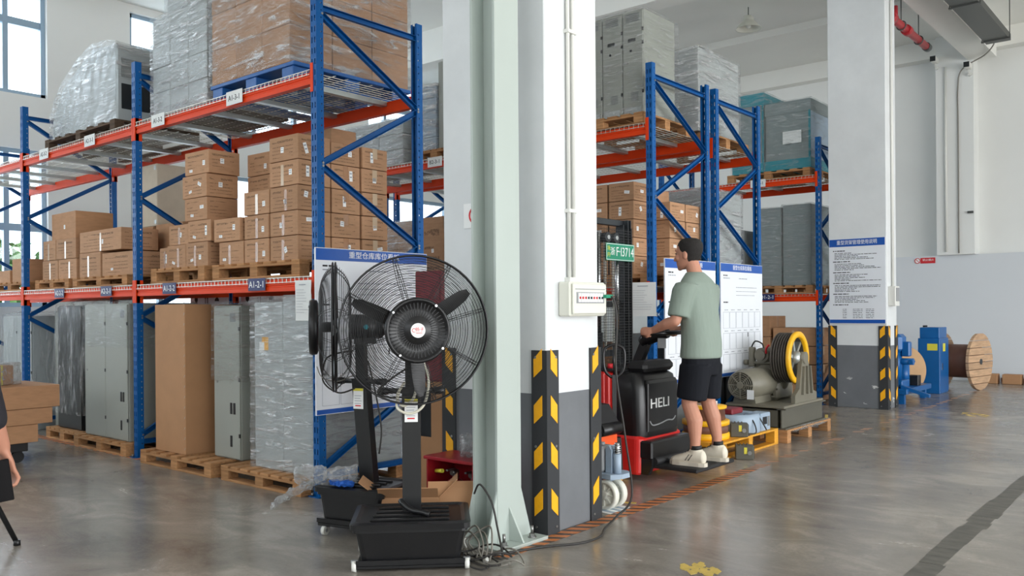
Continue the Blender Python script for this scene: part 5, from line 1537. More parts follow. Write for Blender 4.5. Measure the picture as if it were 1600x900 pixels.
# mast
for s in (-1, 1):
    y = s * 0.29
    MB().prism([(-0.34, y - s * 0.03), (-0.24, y - s * 0.03), (-0.24, y - s * 0.02), (-0.325, y - s * 0.02), (-0.325, y + s * 0.01), (-0.24, y + s * 0.01), (-0.24, y + s * 0.02), (-0.34, y + s * 0.02)], 0.05, 2.02, 'Z').build('mast_rail', 'mast_steel', sk)
    MB().prism([(-0.33, y - s * 0.075), (-0.255, y - s * 0.075), (-0.255, y - s * 0.065), (-0.32, y - s * 0.065), (-0.32, y - s * 0.035), (-0.33, y - s * 0.035)], 0.1, 1.98, 'Z').build('inner_rail', 'mast_steel', sk)
    MB().cyl((-0.27, s * 0.13, 0.12), (-0.27, s * 0.13, 1.1), 0.032, n=16).cyl((-0.27, s * 0.13, 1.1), (-0.27, s * 0.13, 1.9), 0.02, n=14, m=1).build('lift_cylinder', ['mast_steel', 'chrome'], sk)
    ch = MB()
    for k in range(46): ch.box(-0.262, -0.25, s * 0.06 - 0.008 - 0.004 * (k % 2), s * 0.06 + 0.008 + 0.004 * (k % 2), 0.95 + k * 0.02, 0.966 + k * 0.02)
    stuff(ch.build('lift_chain', 'wire_zinc', sk))
    MB().cyl((-0.30, s * 0.06, 1.86), (-0.22, s * 0.06, 1.86), 0.04, n=18).cyl((-0.225, s * 0.06, 1.86), (-0.215, s * 0.06, 1.86), 0.018, n=12, m=1).build('chain_wheel', ['mast_steel', 'chrome'], sk)
for z in (1.97, 1.30, 0.9): B('mast_crossbar', -0.34, -0.29, -0.27, 0.27, z, z + 0.05, 'mast_steel', sk, 0.004)
g = MB()
for k in range(25): g.box(-0.222, -0.219, -0.27 + k * 0.0225 - 0.0012, -0.27 + k * 0.0225 + 0.0012, 0.82, 1.94)
for k in range(50): g.box(-0.2225, -0.2195, -0.28, 0.28, 0.82 + k * 0.0225, 0.8228 + k * 0.0225)
stuff(g.build('guard_mesh', 'black_steel', sk))
MB().box(-0.224, -0.216, -0.285, -0.275, 0.8, 1.95).box(-0.224, -0.216, 0.275, 0.285, 0.8, 1.95).build('guard_frame', 'black_steel', sk)
pl = MB().cbox(-0.214, -0.210, -0.11, 0.31, 1.675, 1.815, 0.0015)
pl.box(-0.2105, -0.2092, -0.105, 0.305, 1.68, 1.684, 1).box(-0.2105, -0.2092, -0.105, 0.305, 1.806, 1.81, 1).box(-0.2105, -0.2092, -0.105, -0.101, 1.68, 1.81, 1).box(-0.2105, -0.2092, 0.301, 0.305, 1.68, 1.81, 1)
pl.text('场', 0.042, onside(-0.2095, -0.072, 1.77), 2); pl.text('内', 0.042, onside(-0.2095, -0.072, 1.72), 2)
pl.text('浙', 0.07, onside(-0.2095, -0.015, 1.745), 1)
pl.text('F·I3714', 0.105, onside(-0.2095, 0.165, 1.745), 1, width=0.255)
pl.build('licence_plate', ['plate_green', 'white_print', 'plate_yellow'], sk)
# tiller arm and handle
MB().bar((-0.03, 0, 0.78), (0.09, 0, 1.04), 0.07, 0.06, up=(0, 1, 0)).cyl((0, -0.05, 0.83), (0, 0.05, 0.83), 0.035, n=14).build('tiller_arm', 'black_plastic', sk)
mb = MB(); mb.tube([(0.05, 0, 1.02), (0.1, 0, 1.06), (0.2, 0, 1.09), (0.28, 0, 1.095)], [0.045, 0.06, 0.055, 0.035], 12)
th = mb.build('tiller_head', 'black_plastic', sk)
MB().tube(smooth([(0.12, -0.05, 1.075), (0.13, -0.12, 1.08), (0.19, -0.17, 1.095), (0.28, -0.16, 1.10), (0.33, -0.1, 1.10), (0.345, 0, 1.10), (0.33, 0.1, 1.10), (0.28, 0.16, 1.10), (0.19, 0.17, 1.095), (0.13, 0.12, 1.08), (0.12, 0.05, 1.075)]), 0.016, 10).build('grip', 'black_plastic', th)
B('instruction_tag', 0.24, 0.31, -0.09, -0.086, 0.985, 1.06, 'grey_plastic', th)
# platform and hinge step
MB().cbox(0.2, 0.31, -0.30, 0.30, 0.165, 0.30, 0.012).build('hinge_step', 'black_plastic', sk)
MB().cyl((0.30, -0.26, 0.15), (0.30, 0.30, 0.15), 0.032, n=14).build('hinge_roll', 'black_matte', sk)
MB().cbox(0.27, 0.655, -0.26, 0.34, 0.10, 0.128, 0.008).build('platform', 'black_matte', sk)
MB().prism([(0.2, 0.05), (0.27, 0.05), (0.30, 0.12), (0.30, 0.17), (0.2, 0.17)], -0.29, -0.25, 'Y').build('hinge_bracket', 'black_steel', sk)
MB().prism([(0.2, 0.05), (0.27, 0.05), (0.30, 0.12), (0.30, 0.17), (0.2, 0.17)], 0.25, 0.29, 'Y').build('hinge_bracket', 'black_steel', sk)
for s in (-1, 1):
    B('support_leg', -1.35, -0.28, s * 0.24 - 0.05, s * 0.24 + 0.05, 0.035, 0.10, 'red_paint', sk, 0.006)
    MB().cyl((-1.2, s * 0.24 - 0.04, 0.035), (-1.2, s * 0.24 + 0.04, 0.035), 0.035, n=16).build('load_wheel', 'yellow_paint', sk)
    B('fork', -1.45, -0.36, s * 0.15 - 0.03, s * 0.15 + 0.03, 0.105, 0.15, 'black_steel', sk, 0.004)
    MB().cyl((0.0, s * 0.24 - 0.03, 0.06), (0.0, s * 0.24 + 0.03, 0.06), 0.06, n=18).build('drive_wheel', 'yellow_paint', sk)
B('carriage', -0.37, -0.342, -0.27, 0.27, 0.105, 0.55, 'black_steel', sk)

# ------------------------------------------------------------------ hand pallet truck with orange pump beside the stacker
hp = thing('hand_pallet_truck', 'hand pallet truck with a black loop handle beside the stacker', 'pallet truck', (-3.50, 5.32, 0), math.radians(40))
MB().tube(smooth([(0, 0, 0.78), (-0.03, 0, 0.79), (-0.07, 0, 0.84), (-0.078, 0, 0.95), (-0.06, 0, 1.0), (0, 0, 1.02), (0.06, 0, 1.0), (0.078, 0, 0.95), (0.07, 0, 0.84), (0.03, 0, 0.79), (0, 0, 0.78)]), 0.011, 8).tube([(0, 0, 0.78), (0.0, 0, 1.02)], 0.008, 8).build('loop_handle', 'black_plastic', hp)
MB().bar((0, 0, 0.3), (0, 0, 0.80), 0.035, 0.03).build('shaft', 'black_steel', hp)
MB().prism([(-0.06, 0.06), (0.06, 0.06), (0.045, 0.34), (-0.03, 0.34)], -0.03, 0.03, 'Y').build('shaft_foot', 'black_steel', hp)
MB().cyl((0, 0.05, 0.055), (0, -0.05, 0.055), 0.055, n=18).build('steer_wheel', 'yellow_paint', hp)
op = thing('tow_unit', 'orange pump unit with black roller, half hidden by the wide pillar', 'pump unit', (-3.50, 5.05, 0))
MB().prism([(-0.2, 0.14), (0.12, 0.14), (0.12, 0.42), (0.02, 0.5), (-0.2, 0.5)], -0.12, 0.12, 'Y').build('housing', 'orange_paint', op)
MB().cyl((0.13, -0.12, 0.44), (0.13, 0.12, 0.44), 0.045, n=18).build('roller', 'black_plastic', op)
MB().prism([(-0.2, 0.5), (0.03, 0.5), (0.12, 0.42), (0.17, 0.42), (0.05, 0.6), (-0.2, 0.62)], -0.125, 0.125, 'Y').build('hood', 'black_matte', op)
MB().tube(smooth([(0.1, -0.1, 0.2), (0.14, -0.06, 0.26), (0.14, 0.06, 0.26), (0.1, 0.1, 0.2)]), 0.022, 8).build('tow_loop', 'orange_paint', op)
for s in (-1, 1): MB().cyl((-0.1, s * 0.1 - 0.025, 0.075), (-0.1, s * 0.1 + 0.025, 0.075), 0.075, n=18).build('wheel', 'black_matte', op)
B('axle_frame', -0.2, 0.12, -0.1, 0.1, 0.08, 0.14, 'black_steel', op)
gu = thing('hydraulic_unit', 'grey hydraulic pump head on white nylon wheels beside the corner guard', 'pump unit', (-3.12, 4.64, 0))
for y in (-0.055, 0.04):
    w = MB(); T = Matrix.Translation((0.03, y, 0.095)) @ Matrix.Rotation(PI / 2, 4, 'X')
    w.lathe([(0.0, -0.014), (0.03, -0.02), (0.032, -0.012), (0.07, -0.012), (0.072, -0.022), (0.093, -0.022), (0.095, -0.016), (0.095, 0.016), (0.093, 0.022), (0.072, 0.022), (0.07, 0.012), (0.032, 0.012), (0.03, 0.02), (0, 0.014)], 28, 0, T)
    for k in range(8):
        a = 2 * PI * k / 8
        w.bar((0.03 + 0.03 * math.cos(a), y - 0.014, 0.095 + 0.03 * math.sin(a)), (0.03 + 0.071 * math.cos(a), y - 0.014, 0.095 + 0.071 * math.sin(a)), 0.01, 0.012, up=(0, 1, 0))
    w.build('nylon_wheel', 'cream_plastic', gu)
MB().prism([(-0.3, -0.1), (0.1, -0.1), (0.15, -0.04), (0.15, 0.06), (0.1, 0.1), (-0.3, 0.1)], 0.205, 0.235, 'Z').cyl((0.03, 0, 0.18), (0.03, 0, 0.206), 0.03, n=12).bar((0.03, -0.01, 0.095), (0.03, -0.01, 0.2), 0.03, 0.02, up=(0, 1, 0)).build('turntable', 'light_blue_grey', gu)
MB().cbox(-0.12, 0.02, -0.07, 0.07, 0.236, 0.40, 0.015).cyl((-0.03, 0, 0.40), (-0.03, 0, 0.42), 0.02, n=12).build('oil_tank', 'grey_plastic', gu)
MB().cyl((0.1, -0.02, 0.236), (0.1, -0.02, 0.36), 0.026, n=14).cyl((0.1, -0.02, 0.36), (0.1, -0.02, 0.43), 0.016, n=12, m=1).build('pump_piston', ['light_blue_grey', 'chrome'], gu)
sp = MB(); sp.tube([(0.1 + 0.022 * math.cos(t * 0.8), -0.02 + 0.022 * math.sin(t * 0.8), 0.355 + t * 0.0017) for t in range(40)], 0.004, 6); sp.build('spring', 'chrome', gu)
MB().prism([(0.03, 0.236), (0.075, 0.236), (0.075, 0.38), (0.055, 0.41), (0.03, 0.39)], -0.05, 0.03, 'Y').build('pump_block', 'light_blue_grey', gu)

# ------------------------------------------------------------------ yellow pallet with lift parts
yp = thing('pallet', 'yellow painted pallet carrying the drum and stator beside the stacker', 'pallet', (-3.60, 7.22, 0))
board_me = MB().cbox(-0.045, 0.045, -0.6, 0.6, 0.13, 0.148, 0.002).mesh('deck_board', 'pallet_yellow')
for k in range(6): link('deck_board', board_me, yp, (-0.25 + k * 0.1, 0, 0))
for y in (-0.56, 0.0, 0.56):
    B('stringer', -0.295, 0.295, y - 0.04, y + 0.04, 0.108, 0.13, 'pallet_yellow', yp, 0.002)
    for x in (-0.25, 0.0, 0.25): B('block', x - 0.045, x + 0.045, y - 0.04, y + 0.04, 0.018, 0.108, 'pallet_yellow', yp, 0.002)
for x in (-0.25, 0.0, 0.25): B('runner', x - 0.045, x + 0.045, -0.6, 0.6, 0, 0.018, 'pallet_yellow', yp, 0.002)
dr = thing('brake_drum', 'stacked yellow and brown brake drum standing behind the man’s legs'.replace('’', "'"), 'drum', (-3.56, 6.86, 0.1485))
MB().lathe([(0.0, 0), (0.2, 0), (0.205, 0.01), (0.205, 0.05), (0.19, 0.055), (0.19, 0.12), (0.205, 0.125), (0.205, 0.16), (0.195, 0.165), (0, 0.165)], 40).build('lower_drum', 'yellow_paint', dr)
MB().lathe([(0.192, 0.056), (0.1935, 0.056), (0.1935, 0.119), (0.192, 0.119)], 40).build('brown_band', 'brown_drum', dr)
MB().lathe([(0.0, 0.165), (0.165, 0.165), (0.17, 0.17), (0.165, 0.26), (0.18, 0.265), (0.18, 0.285), (0.09, 0.295), (0.0, 0.295)], 36).build('upper_drum', 'brown_drum', dr)
MB().lathe([(0.178, 0.264), (0.1815, 0.266), (0.1815, 0.286), (0.1, 0.297), (0.095, 0.295)], 36).build('yellow_rim', 'yellow_paint', dr)
for k in range(3): MB().cyl((0.1 * math.cos(k * 2.1), 0.1 * math.sin(k * 2.1), 0.29), (0.1 * math.cos(k * 2.1), 0.1 * math.sin(k * 2.1), 0.33), 0.016, n=6, smooth=False).build('bolt', 'bolt_steel', dr)
sr = thing('stator_ring', 'pale blue-grey stator housing with a red cap on the yellow pallet', 'motor housing', (-3.53, 7.40, 0.1485))
MB().lathe([(0.16, 0.0), (0.21, 0.0), (0.215, 0.01), (0.215, 0.14), (0.2, 0.17), (0.16, 0.17), (0.15, 0.16), (0.15, 0.02), (0.16, 0.0)], 36).build('ring', 'light_blue_grey', sr)
B('terminal_box', 0.06, 0.2, 0.1, 0.3, 0.0, 0.165, 'light_blue_grey', sr, 0.006); B('terminal_opening', 0.2, 0.203, 0.13, 0.22, 0.06, 0.13, 'cabinet_black', sr); B('terminal_opening', 0.2, 0.203, 0.235, 0.28, 0.04, 0.13, 'cabinet_dark', sr)
MB().cbox(-0.12, 0.06, -0.2, 0.02, 0.172, 0.225, 0.01).build('red_cap', 'maroon', sr)
MB().tube(smooth([(0.12, -0.1, 0.17), (0.2, -0.08, 0.12), (0.24, -0.1, 0.02), (0.2, -0.18, 0.012), (0.24, -0.24, 0.01)]), 0.006, 7).tube(smooth([(0.18, 0.05, 0.17), (0.235, 0.06, 0.08), (0.24, 0.12, 0.02)]), 0.006, 7).build('lead', 'cable_dark', sr)
def controller(x, y, z, rz, label):
    t = thing('brake_unit', label, 'control unit', (x, y, z), rz, 'small dark brake units')
    B('case', -0.075, 0.075, -0.05, 0.05, 0, 0.12, 'machine_olive_dark', t, 0.006)
    B('side_plate', 0.075, 0.08, -0.04, 0.04, 0.01, 0.11, 'mast_steel', t)
    B('yellow_sticker', -0.005, 0.02, -0.052, -0.05, 0.05, 0.105, 'plate_yellow', t)
    MB().cyl((0.04, -0.05, 0.06), (0.04, -0.062, 0.06), 0.018, n=12).build('knob', 'bolt_steel', t)
    for k in range(4): B('fin', -0.07 + k * 0.03, -0.06 + k * 0.03, -0.045, 0.045, 0.12, 0.128, 'machine_olive_dark', t)
controller(-3.36, 7.10, 0.149, 0.5, 'small dark brake unit sitting on the yellow pallet edge')
controller(-3.20, 6.86, 0.0, 0.5, 'small dark brake unit sitting on the floor before the yellow pallet')

# ------------------------------------------------------------------ traction machine on its pallet
pallet(-3.88, -3.24, 7.88, 9.02, 0, 0.125, 'pallet_wood', 'worn wooden pallet under the lift traction machine', boards=5, along='Y', group='wooden pallets by the aisle')
crumple('film_scrap', (-3.26, 8.55, 0.09), 1.57, 0.95, 0.05, 0.04, 'film_scrap', 'loose film hanging along the traction machine pallet edge', 'plastic film', 21.0)
tm = thing('traction_machine', 'olive lift traction machine with yellow-rimmed sheave and fan-cooled motor', 'traction machine', (-3.56, 8.36, 0.126))
fr_ = MB()
for x in (-0.26, 0.26):
    fr_.box(x - 0.045, x + 0.045, -0.48, 0.56, 0, 0.014); fr_.box(x - 0.045, x + 0.045, -0.48, 0.56, 0.186, 0.2); fr_.box(x - 0.006, x + 0.006, -0.48, 0.56, 0.014, 0.186)
for y in (-0.44, 0.03, 0.5):
    fr_.box(-0.22, 0.22, y - 0.03, y + 0.03, 0.02, 0.18)
fr_.build('base_frame', 'machine_olive_dark', tm)
B('bed_plate', -0.3, 0.3, -0.5, 0.5, 0.2, 0.225, 'machine_olive', tm, 0.004)
MB().prism([(-0.26, 0.225), (-0.02, 0.225), (-0.04, 0.31), (-0.24, 0.31)], -0.42, -0.05, 'Y').build('motor_foot', 'machine_olive', tm)
mz = 0.41
T = Matrix.Translation((-0.12, 0, mz)) @ Matrix.Rotation(PI / 2, 4, 'X')
mb = MB(); mb.lathe([(0.0, -0.1), (0.17, -0.1), (0.175, -0.05), (0.165, -0.02), (0.155, 0.0), (0.15, 0.06), (0.15, 0.46), (0.135, 0.47), (0.135, 0.545), (0.128, 0.55), (0.12, 0.548), (0.12, 0.49), (0, 0.49)], 36, 0, T)
mo = mb.build('motor_body', 'machine_olive', tm)
for k in range(14):
    a = 2 * PI * k / 14
    MB().cyl((-0.12 + 0.163 * math.cos(a), -0.03, mz + 0.163 * math.sin(a)), (-0.12 + 0.163 * math.cos(a), 0.01, mz + 0.163 * math.sin(a)), 0.012, n=6, smooth=False).build('flange_bolt', 'machine_olive_dark', mo)
g = MB()
for r in (0.05, 0.07, 0.09, 0.11): g.tube([(-0.12 + r * math.cos(2 * PI * i / 28), -0.552, mz + r * math.sin(2 * PI * i / 28)) for i in range(28)], 0.004, 5, closed=True)
for k in range(8):
    a = 2 * PI * k / 8
    g.bar((-0.12 + 0.03 * math.cos(a), -0.552, mz + 0.03 * math.sin(a)), (-0.12 + 0.125 * math.cos(a), -0.552, mz + 0.125 * math.sin(a)), 0.012, 0.006, up=(0, 1, 0))
g.cyl((-0.12, -0.545, mz), (-0.12, -0.565, mz), 0.035, n=18)
g.build('fan_grille', 'machine_olive', mo)
B('inspection_tag', -0.04, 0.03, -0.575, -0.573, mz - 0.13, mz - 0.04, 'paper', mo)
MB().ball((-0.1, 0.12, 0.45), 0.2, 20, 12, 0, (0.95, 1.0, 1.0)).cbox(-0.3, 0.05, -0.03, 0.34, 0.225, 0.45, 0.03).build('gear_housing', 'machine_olive', tm)
mb = MB().cyl((-0.12, -0.06, 0.68), (-0.12, 0.28, 0.68), 0.075, n=22).cbox(-0.19, -0.05, 0.0, 0.22, 0.56, 0.66, 0.02).cyl((-0.12, -0.09, 0.68), (-0.12, -0.06, 0.68), 0.05, n=18)
mb.cyl((-0.32, -0.02, 0.6), (0.06, -0.02, 0.6), 0.018, n=10).cyl((-0.32, -0.02, 0.6), (-0.28, -0.02, 0.6), 0.028, n=10).cyl((0.04, -0.02, 0.6), (0.1, -0.02, 0.6), 0.026, n=10).cbox(-0.27, -0.21, -0.04, 0.02, 0.56, 0.76, 0.01)
mb.build('brake_coil', 'machine_olive', tm)
MB().tube(smooth([(-0.25, 0, 0.76), (-0.2, -0.02, 0.82), (-0.12, -0.03, 0.79), (-0.1, -0.05, 0.72)]), 0.008, 7).build('lead', 'cable_dark', tm)
MB().tube(smooth([(-0.06, -0.08, 0.70), (-0.05, -0.1, 0.75), (-0.02, -0.1, 0.79)]), 0.011, 7).build('red_lead', 'logo_red', tm)
# sheave on the +X side, axis along X
S = Matrix.Translation((0.06, 0.02, 0.66)) @ Matrix.Rotation(PI / 2, 4, 'Y')
mb = MB(); prof_ = [(0.0, -0.03), (0.06, -0.03), (0.06, -0.01), (0.20, 0.0)]
zz_ = -0.02
pf = [(0.2, -0.02), (0.245, -0.02)]
for k in range(6): pf += [(0.25, -0.015 + k * 0.026), (0.25, -0.005 + k * 0.026), (0.228, 0.002 + k * 0.026)]
pf += [(0.25, 0.145), (0.2, 0.15), (0.2, -0.02)]
mb.lathe(pf, 48, 0, S, False); sh = mb.build('sheave_rim', 'rope_groove', tm)
mb = MB(); mb.lathe([(0.205, 0.148), (0.252, 0.144), (0.264, 0.152), (0.264, 0.178), (0.25, 0.186), (0.214, 0.186), (0.204, 0.176), (0.205, 0.148)], 48, 0, S); mb.build('yellow_rim', 'yellow_paint', sh)
mb = MB(); mb.lathe([(0, 0.05), (0.07, 0.05), (0.07, 0.17), (0.045, 0.2), (0.0, 0.2)], 26, 0, S); mb.lathe([(0.0, 0.06), (0.205, 0.06), (0.205, 0.08), (0.0, 0.08)], 40, 0, S)
for k in range(6):
    a = 2 * PI * k / 6 + 0.3
    mb.bar(S @ Vector((0.05 * math.cos(a), 0.05 * math.sin(a), 0.115)), S @ Vector((0.205 * math.cos(a), 0.205 * math.sin(a), 0.115)), 0.035, 0.06, up=(1, 0, 0))
mb.build('sheave_web', 'galv', sh)
# pedestal bearing
MB().prism([(-0.2, 0.225), (0.36, 0.225), (0.36, 0.3), (0.22, 0.34), (0.15, 0.62), (0.09, 0.7), (0.02, 0.7), (-0.03, 0.6), (-0.09, 0.36), (-0.2, 0.3)], 0.245, 0.285, 'X').build('pedestal', 'machine_olive', tm)
for y in (0.0, 0.08, 0.15): MB().prism([(y - 0.012 + (y - 0.06) * 0.6, 0.3), (y + 0.012 + (y - 0.06) * 0.6, 0.3), (y + 0.008, 0.58), (y - 0.008, 0.58)], 0.285, 0.31, 'X').build('pedestal_rib', 'machine_olive', tm)
MB().cyl((0.2, 0.05, 0.66), (0.3, 0.05, 0.66), 0.06, n=20).build('bearing', 'machine_olive', tm)

# ------------------------------------------------------------------ far right: blue machine, blue cabinet, cable reels
bm2 = thing('blue_machine', 'blue pump machine on a low blue bench beside the far pillar', 'machine', (-3.50, 12.55, 0))
mb = MB()
for (x, y) in ((-0.2, -0.5), (0.12, -0.5), (-0.2, 0.5), (0.12, 0.5)): mb.box(x - 0.035, x + 0.035, y - 0.035, y + 0.035, 0, 0.13)
mb.cbox(-0.25, 0.2, -0.58, 0.62, 0.13, 0.2, 0.006); mb.build('bench', 'machine_blue', bm2)
MB().prism([(0.1, 0.2), (0.45, 0.1), (0.45, 0.14), (0.1, 0.25)], -0.5, -0.42, 'Y').build('outrigger', 'machine_blue', bm2)
MB().cbox(-0.18, 0.1, -0.42, -0.08, 0.2, 0.3, 0.01).cyl((-0.05, -0.25, 0.3), (-0.05, -0.25, 0.72), 0.1, n=20).cbox(-0.15, 0.08, -0.38, -0.12, 0.68, 0.92, 0.04).build('motor', 'machine_blue', bm2)
MB().cyl((-0.05, -0.25, 0.55), (0.2, -0.25, 0.55), 0.045, n=14).cyl((0.17, -0.3, 0.55), (0.17, -0.18, 0.55), 0.03, n=12).cbox(0.05, 0.16, -0.3, -0.18, 0.62, 0.82, 0.015).build('gearbox', 'machine_blue', bm2)
MB().cyl((-0.02, 0.1, 0.2), (-0.02, 0.1, 0.5), 0.07, n=16).build('oil_filter', 'machine_blue', bm2)
B('control_box', 0.02, 0.16, 0.1, 0.25, 0.2, 0.34, 'cabinet_black', bm2, 0.006); B('name_plate', 0.051, 0.053, -0.3, -0.2, 0.7, 0.8, 'galv', bm2)
bc = thing('blue_cabinet', 'tall blue metal control cabinet with a yellow warning sticker', 'cabinet', (-3.48, 14.0, 0))
B('body', -0.15, 0.15, -0.25, 0.25, 0.0, 0.82, 'machine_blue', bc, 0.006); B('head', -0.13, 0.14, -0.23, 0.2, 0.82, 0.98, 'machine_blue', bc, 0.006)
d = B('door', 0.15, 0.158, -0.23, 0.23, 0.03, 0.79, 'machine_blue', bc, 0.002)
B('warning_sticker', 0.1585, 0.16, -0.1, 0.04, 0.62, 0.74, 'plate_yellow', d); B('lock', 0.158, 0.166, -0.16, -0.13, 0.35, 0.45, 'chrome', d)
B('front_sticker', -0.02, 0.12, -0.252, -0.25, 0.64, 0.74, 'plate_yellow', bc)
def cable_reel(x, y, rz, r, L_, rd, label, ply):
    t = thing('cable_reel', label, 'cable reel', (x, y, r), rz, 'wooden cable reels')
    for s in (-1, 1):
        f_ = link('flange', None, t)
        xs = s * L_ / 2
        if ply:
            MB().cyl((xs - 0.02, 0, 0), (xs + 0.02, 0, 0), r, n=40).build('flange_board', 'spool_ply', f_)
        else:
            n_ = 8
            for k in range(n_):
                za, zb = -r + 2 * r * k / n_, -r + 2 * r * (k + 1) / n_ - 0.01
                def half(z): return math.sqrt(max(0.0004, r * r - z * z))
                zs = [za + (zb - za) * q / 4 for q in range(5)]
                poly = [(-half(z), z) for z in zs] + [(half(z), z) for z in reversed(zs)]
                MB().prism(poly, xs - 0.022, xs + 0.022, 'X').build('flange_board', 'spool_wood', f_)
        MB().cyl((xs - 0.03, 0, 0), (xs + 0.03, 0, 0), 0.045, n=14).build('hub_ring', 'mast_steel', f_)
    MB().cyl((-L_ / 2 + 0.02, 0, 0), (L_ / 2 - 0.02, 0, 0), rd, n=28).build('barrel', 'brown_drum', t)
cable_reel(-3.28, 14.78, -0.18, 0.44, 0.56, 0.26, 'wooden cable reel with boarded flanges right of the blue cabinet', False)
cable_reel(-3.82, 13.35, -0.75, 0.36, 0.3, 0.15, 'plywood cable reel behind the blue machine', True)
bl = thing('striped_post', 'slim black and yellow striped post behind the blue machine', 'post', (-3.95, 15.4, 0))
MB().cyl((0, 0, 0), (0, 0, 0.98), 0.035, n=14).build('pole', 'guard_rubber', bl)
for z in (0.3, 0.6, 0.85): MB().cyl((0, 0, z), (0, 0, z + 0.08), 0.036, n=14).build('yellow_band', 'guard_yellow', bl)
for i in range(3):
    t = tag(B('timber', -3.3 + 0.35 * i, -3.02 + 0.35 * i, 16.1, 16.3, 0.0, 0.16, 'kraft', None, 0.008), ['small brown parcel left of three along the back wall', 'middle brown parcel of three along the back wall', 'right brown parcel of three along the back wall'][i], 'parcel', 'parcels along the back wall')
# red no-smoking sign on the back wall
rs = thing('warning_sign', 'small red fire warning sign on the white back wall', 'sign', (-4.22, 16.574, 2.12))
mb = MB().box(-0.1, 0.145, -0.004, 0.004, -0.05, 0.05, 0); mb.text('禁止烟火', 0.042, onfront(0.03, -0.0048, 0.008), 1, width=0.19); mb.build('red_panel', ['logo_red', 'white_print'], rs)
MB().cyl((-0.15, -0.004, 0), (-0.15, 0.004, 0), 0.055, n=20).build('white_disc', 'white_print', rs)
MB().tube([(-0.15 + 0.045 * math.cos(2 * PI * i / 24), -0.006, 0.045 * math.sin(2 * PI * i / 24)) for i in range(24)], 0.006, 6, closed=True).bar((-0.18, -0.006, 0.03), (-0.12, -0.006, -0.03), 0.006, 0.008).build('red_ring', 'logo_red', rs)

# ------------------------------------------------------------------ under the ceiling
lp = thing('pendant_lamp', 'grey bell-shaped pendant lamp hanging from the ceiling', 'lamp', (-5.84, 12.78, 5.70))
MB().cyl((0, 0, 0.17), (0, 0, 0.34), 0.008, n=8).build('rod', 'tray_metal', lp)
MB().lathe([(0.0, 0.2), (0.07, 0.195), (0.085, 0.15), (0.08, 0.12), (0.11, 0.1), (0.195, 0.0), (0.2, -0.008), (0.185, 0.0), (0.1, 0.09), (0.0, 0.1)], 28).build('shade', 'cream_plastic', lp)
MB().ball((0, 0, 0.04), 0.04, 14, 8).build('bulb', 'white_plastic', lp)
rp = thing('red_pipe', 'red sprinkler pipe running under the ceiling beside the far pillar', 'pipe', (-3.68, 0, 5.38))
MB().cyl((0, 11.72, 0), (0, 14.5, 0), 0.055, n=16).build('pipe', 'red_pipe', rp)
for y in (12.75, 13.5): MB().cyl((0, y - 0.08, 0), (0, y + 0.08, 0), 0.075, n=16).build('coupling', 'red_pipe', rp)
for y in (13.2, 14.1): MB().cyl((0, y, 0), (0, y, 0.66), 0.008, n=8).tube([(0.065 * math.cos(2 * PI * i / 20), y, 0.065 * math.sin(2 * PI * i / 20)) for i in range(20)], 0.008, 6, closed=True).build('hanger', 'tray_metal', rp)
MB().cyl((0, 14.5, 0), (0, 14.62, 0), 0.065, n=16).build('end_cap', 'tray_metal', rp)
MB().cyl((0, 12.9, 0), (0, 12.9, 0.2), 0.04, n=12).build('riser', 'red_pipe', rp)
ct = thing('cable_tray', 'dark metal cable tray hung under the ceiling at top right', 'cable tray', (-2.8, 0, 5.42))
B('tray_floor', -0.17, 0.17, 9.0, 15.2, 0, 0.006, 'tray_metal', ct)
for s in (-1, 1): B('tray_wall', min(s * 0.17, s * 0.164), max(s * 0.17, s * 0.164), 9.0, 15.2, 0.006, 0.1, 'tray_metal', ct)
for y in (11, 13, 15): MB().cyl((-0.19, y, -0.02), (-0.19, y, 0.63), 0.007, n=8).cyl((0.19, y, -0.02), (0.19, y, 0.63), 0.007, n=8).box(-0.2, 0.2, y - 0.02, y + 0.02, -0.02, 0.0).build('hanger', 'tray_metal', ct)
for x in (-0.08, 0.02, 0.1): MB().cyl((x, 9.0, 0.03), (x, 15.15, 0.03), 0.02, n=8).build('cable', 'cable_dark', ct)
wcab = thing('wall_cable', 'dark cable curving from the tray end down the back-wall pilaster', 'cable', (0, 0, 0))
MB().tube(smooth([(-2.85, 15.15, 5.46), (-2.95, 15.6, 5.5), (-3.2, 16.2, 5.52), (-3.58, 16.4, 5.4), (-3.66, 16.44, 5.1), (-3.66, 16.44, 4.5), (-3.66, 16.44, 3.4), (-3.66, 16.44, 2.22)]), 0.011, 8).build('cable', 'cable_grey', wcab)
MB().cyl((-3.86, 16.44, 2.25), (-3.86, 16.44, 5.5), 0.02, n=10).build('white_conduit', 'white_plastic', wcab)
for i, x in enumerate((-4.0, -3.47)):
    t = thing('security_camera', ['white security camera on the left edge of the back-wall pilaster', 'white security camera on the right edge of the back-wall pilaster'][i], 'camera', (x, 16.455, 5.6 - 0.2 * i), 0, 'security cameras')
    MB().cyl((0, 0, -0.1), (0, -0.06, -0.1), 0.03, n=12).bar((0, -0.06, -0.1), (0, -0.1, -0.02), 0.02, 0.02).build('bracket', 'white_plastic', t)
    MB().cbox(-0.05, 0.05, -0.26, -0.04, -0.03, 0.07, 0.015).build('housing', 'white_plastic', t)
    MB().cyl((0, -0.26, 0.02), (0, -0.265, 0.02), 0.042, n=16).box(-0.045, 0.045, -0.264, -0.26, -0.025, 0.065).build('lens', 'cabinet_black', t)
# small outlet box low on the pilaster
tag(B('vent_grille', -3.52, -3.43, 16.42, 16.459, 2.9, 2.94, 'tray_metal'), 'small dark grille on the back-wall pilaster', 'grille')

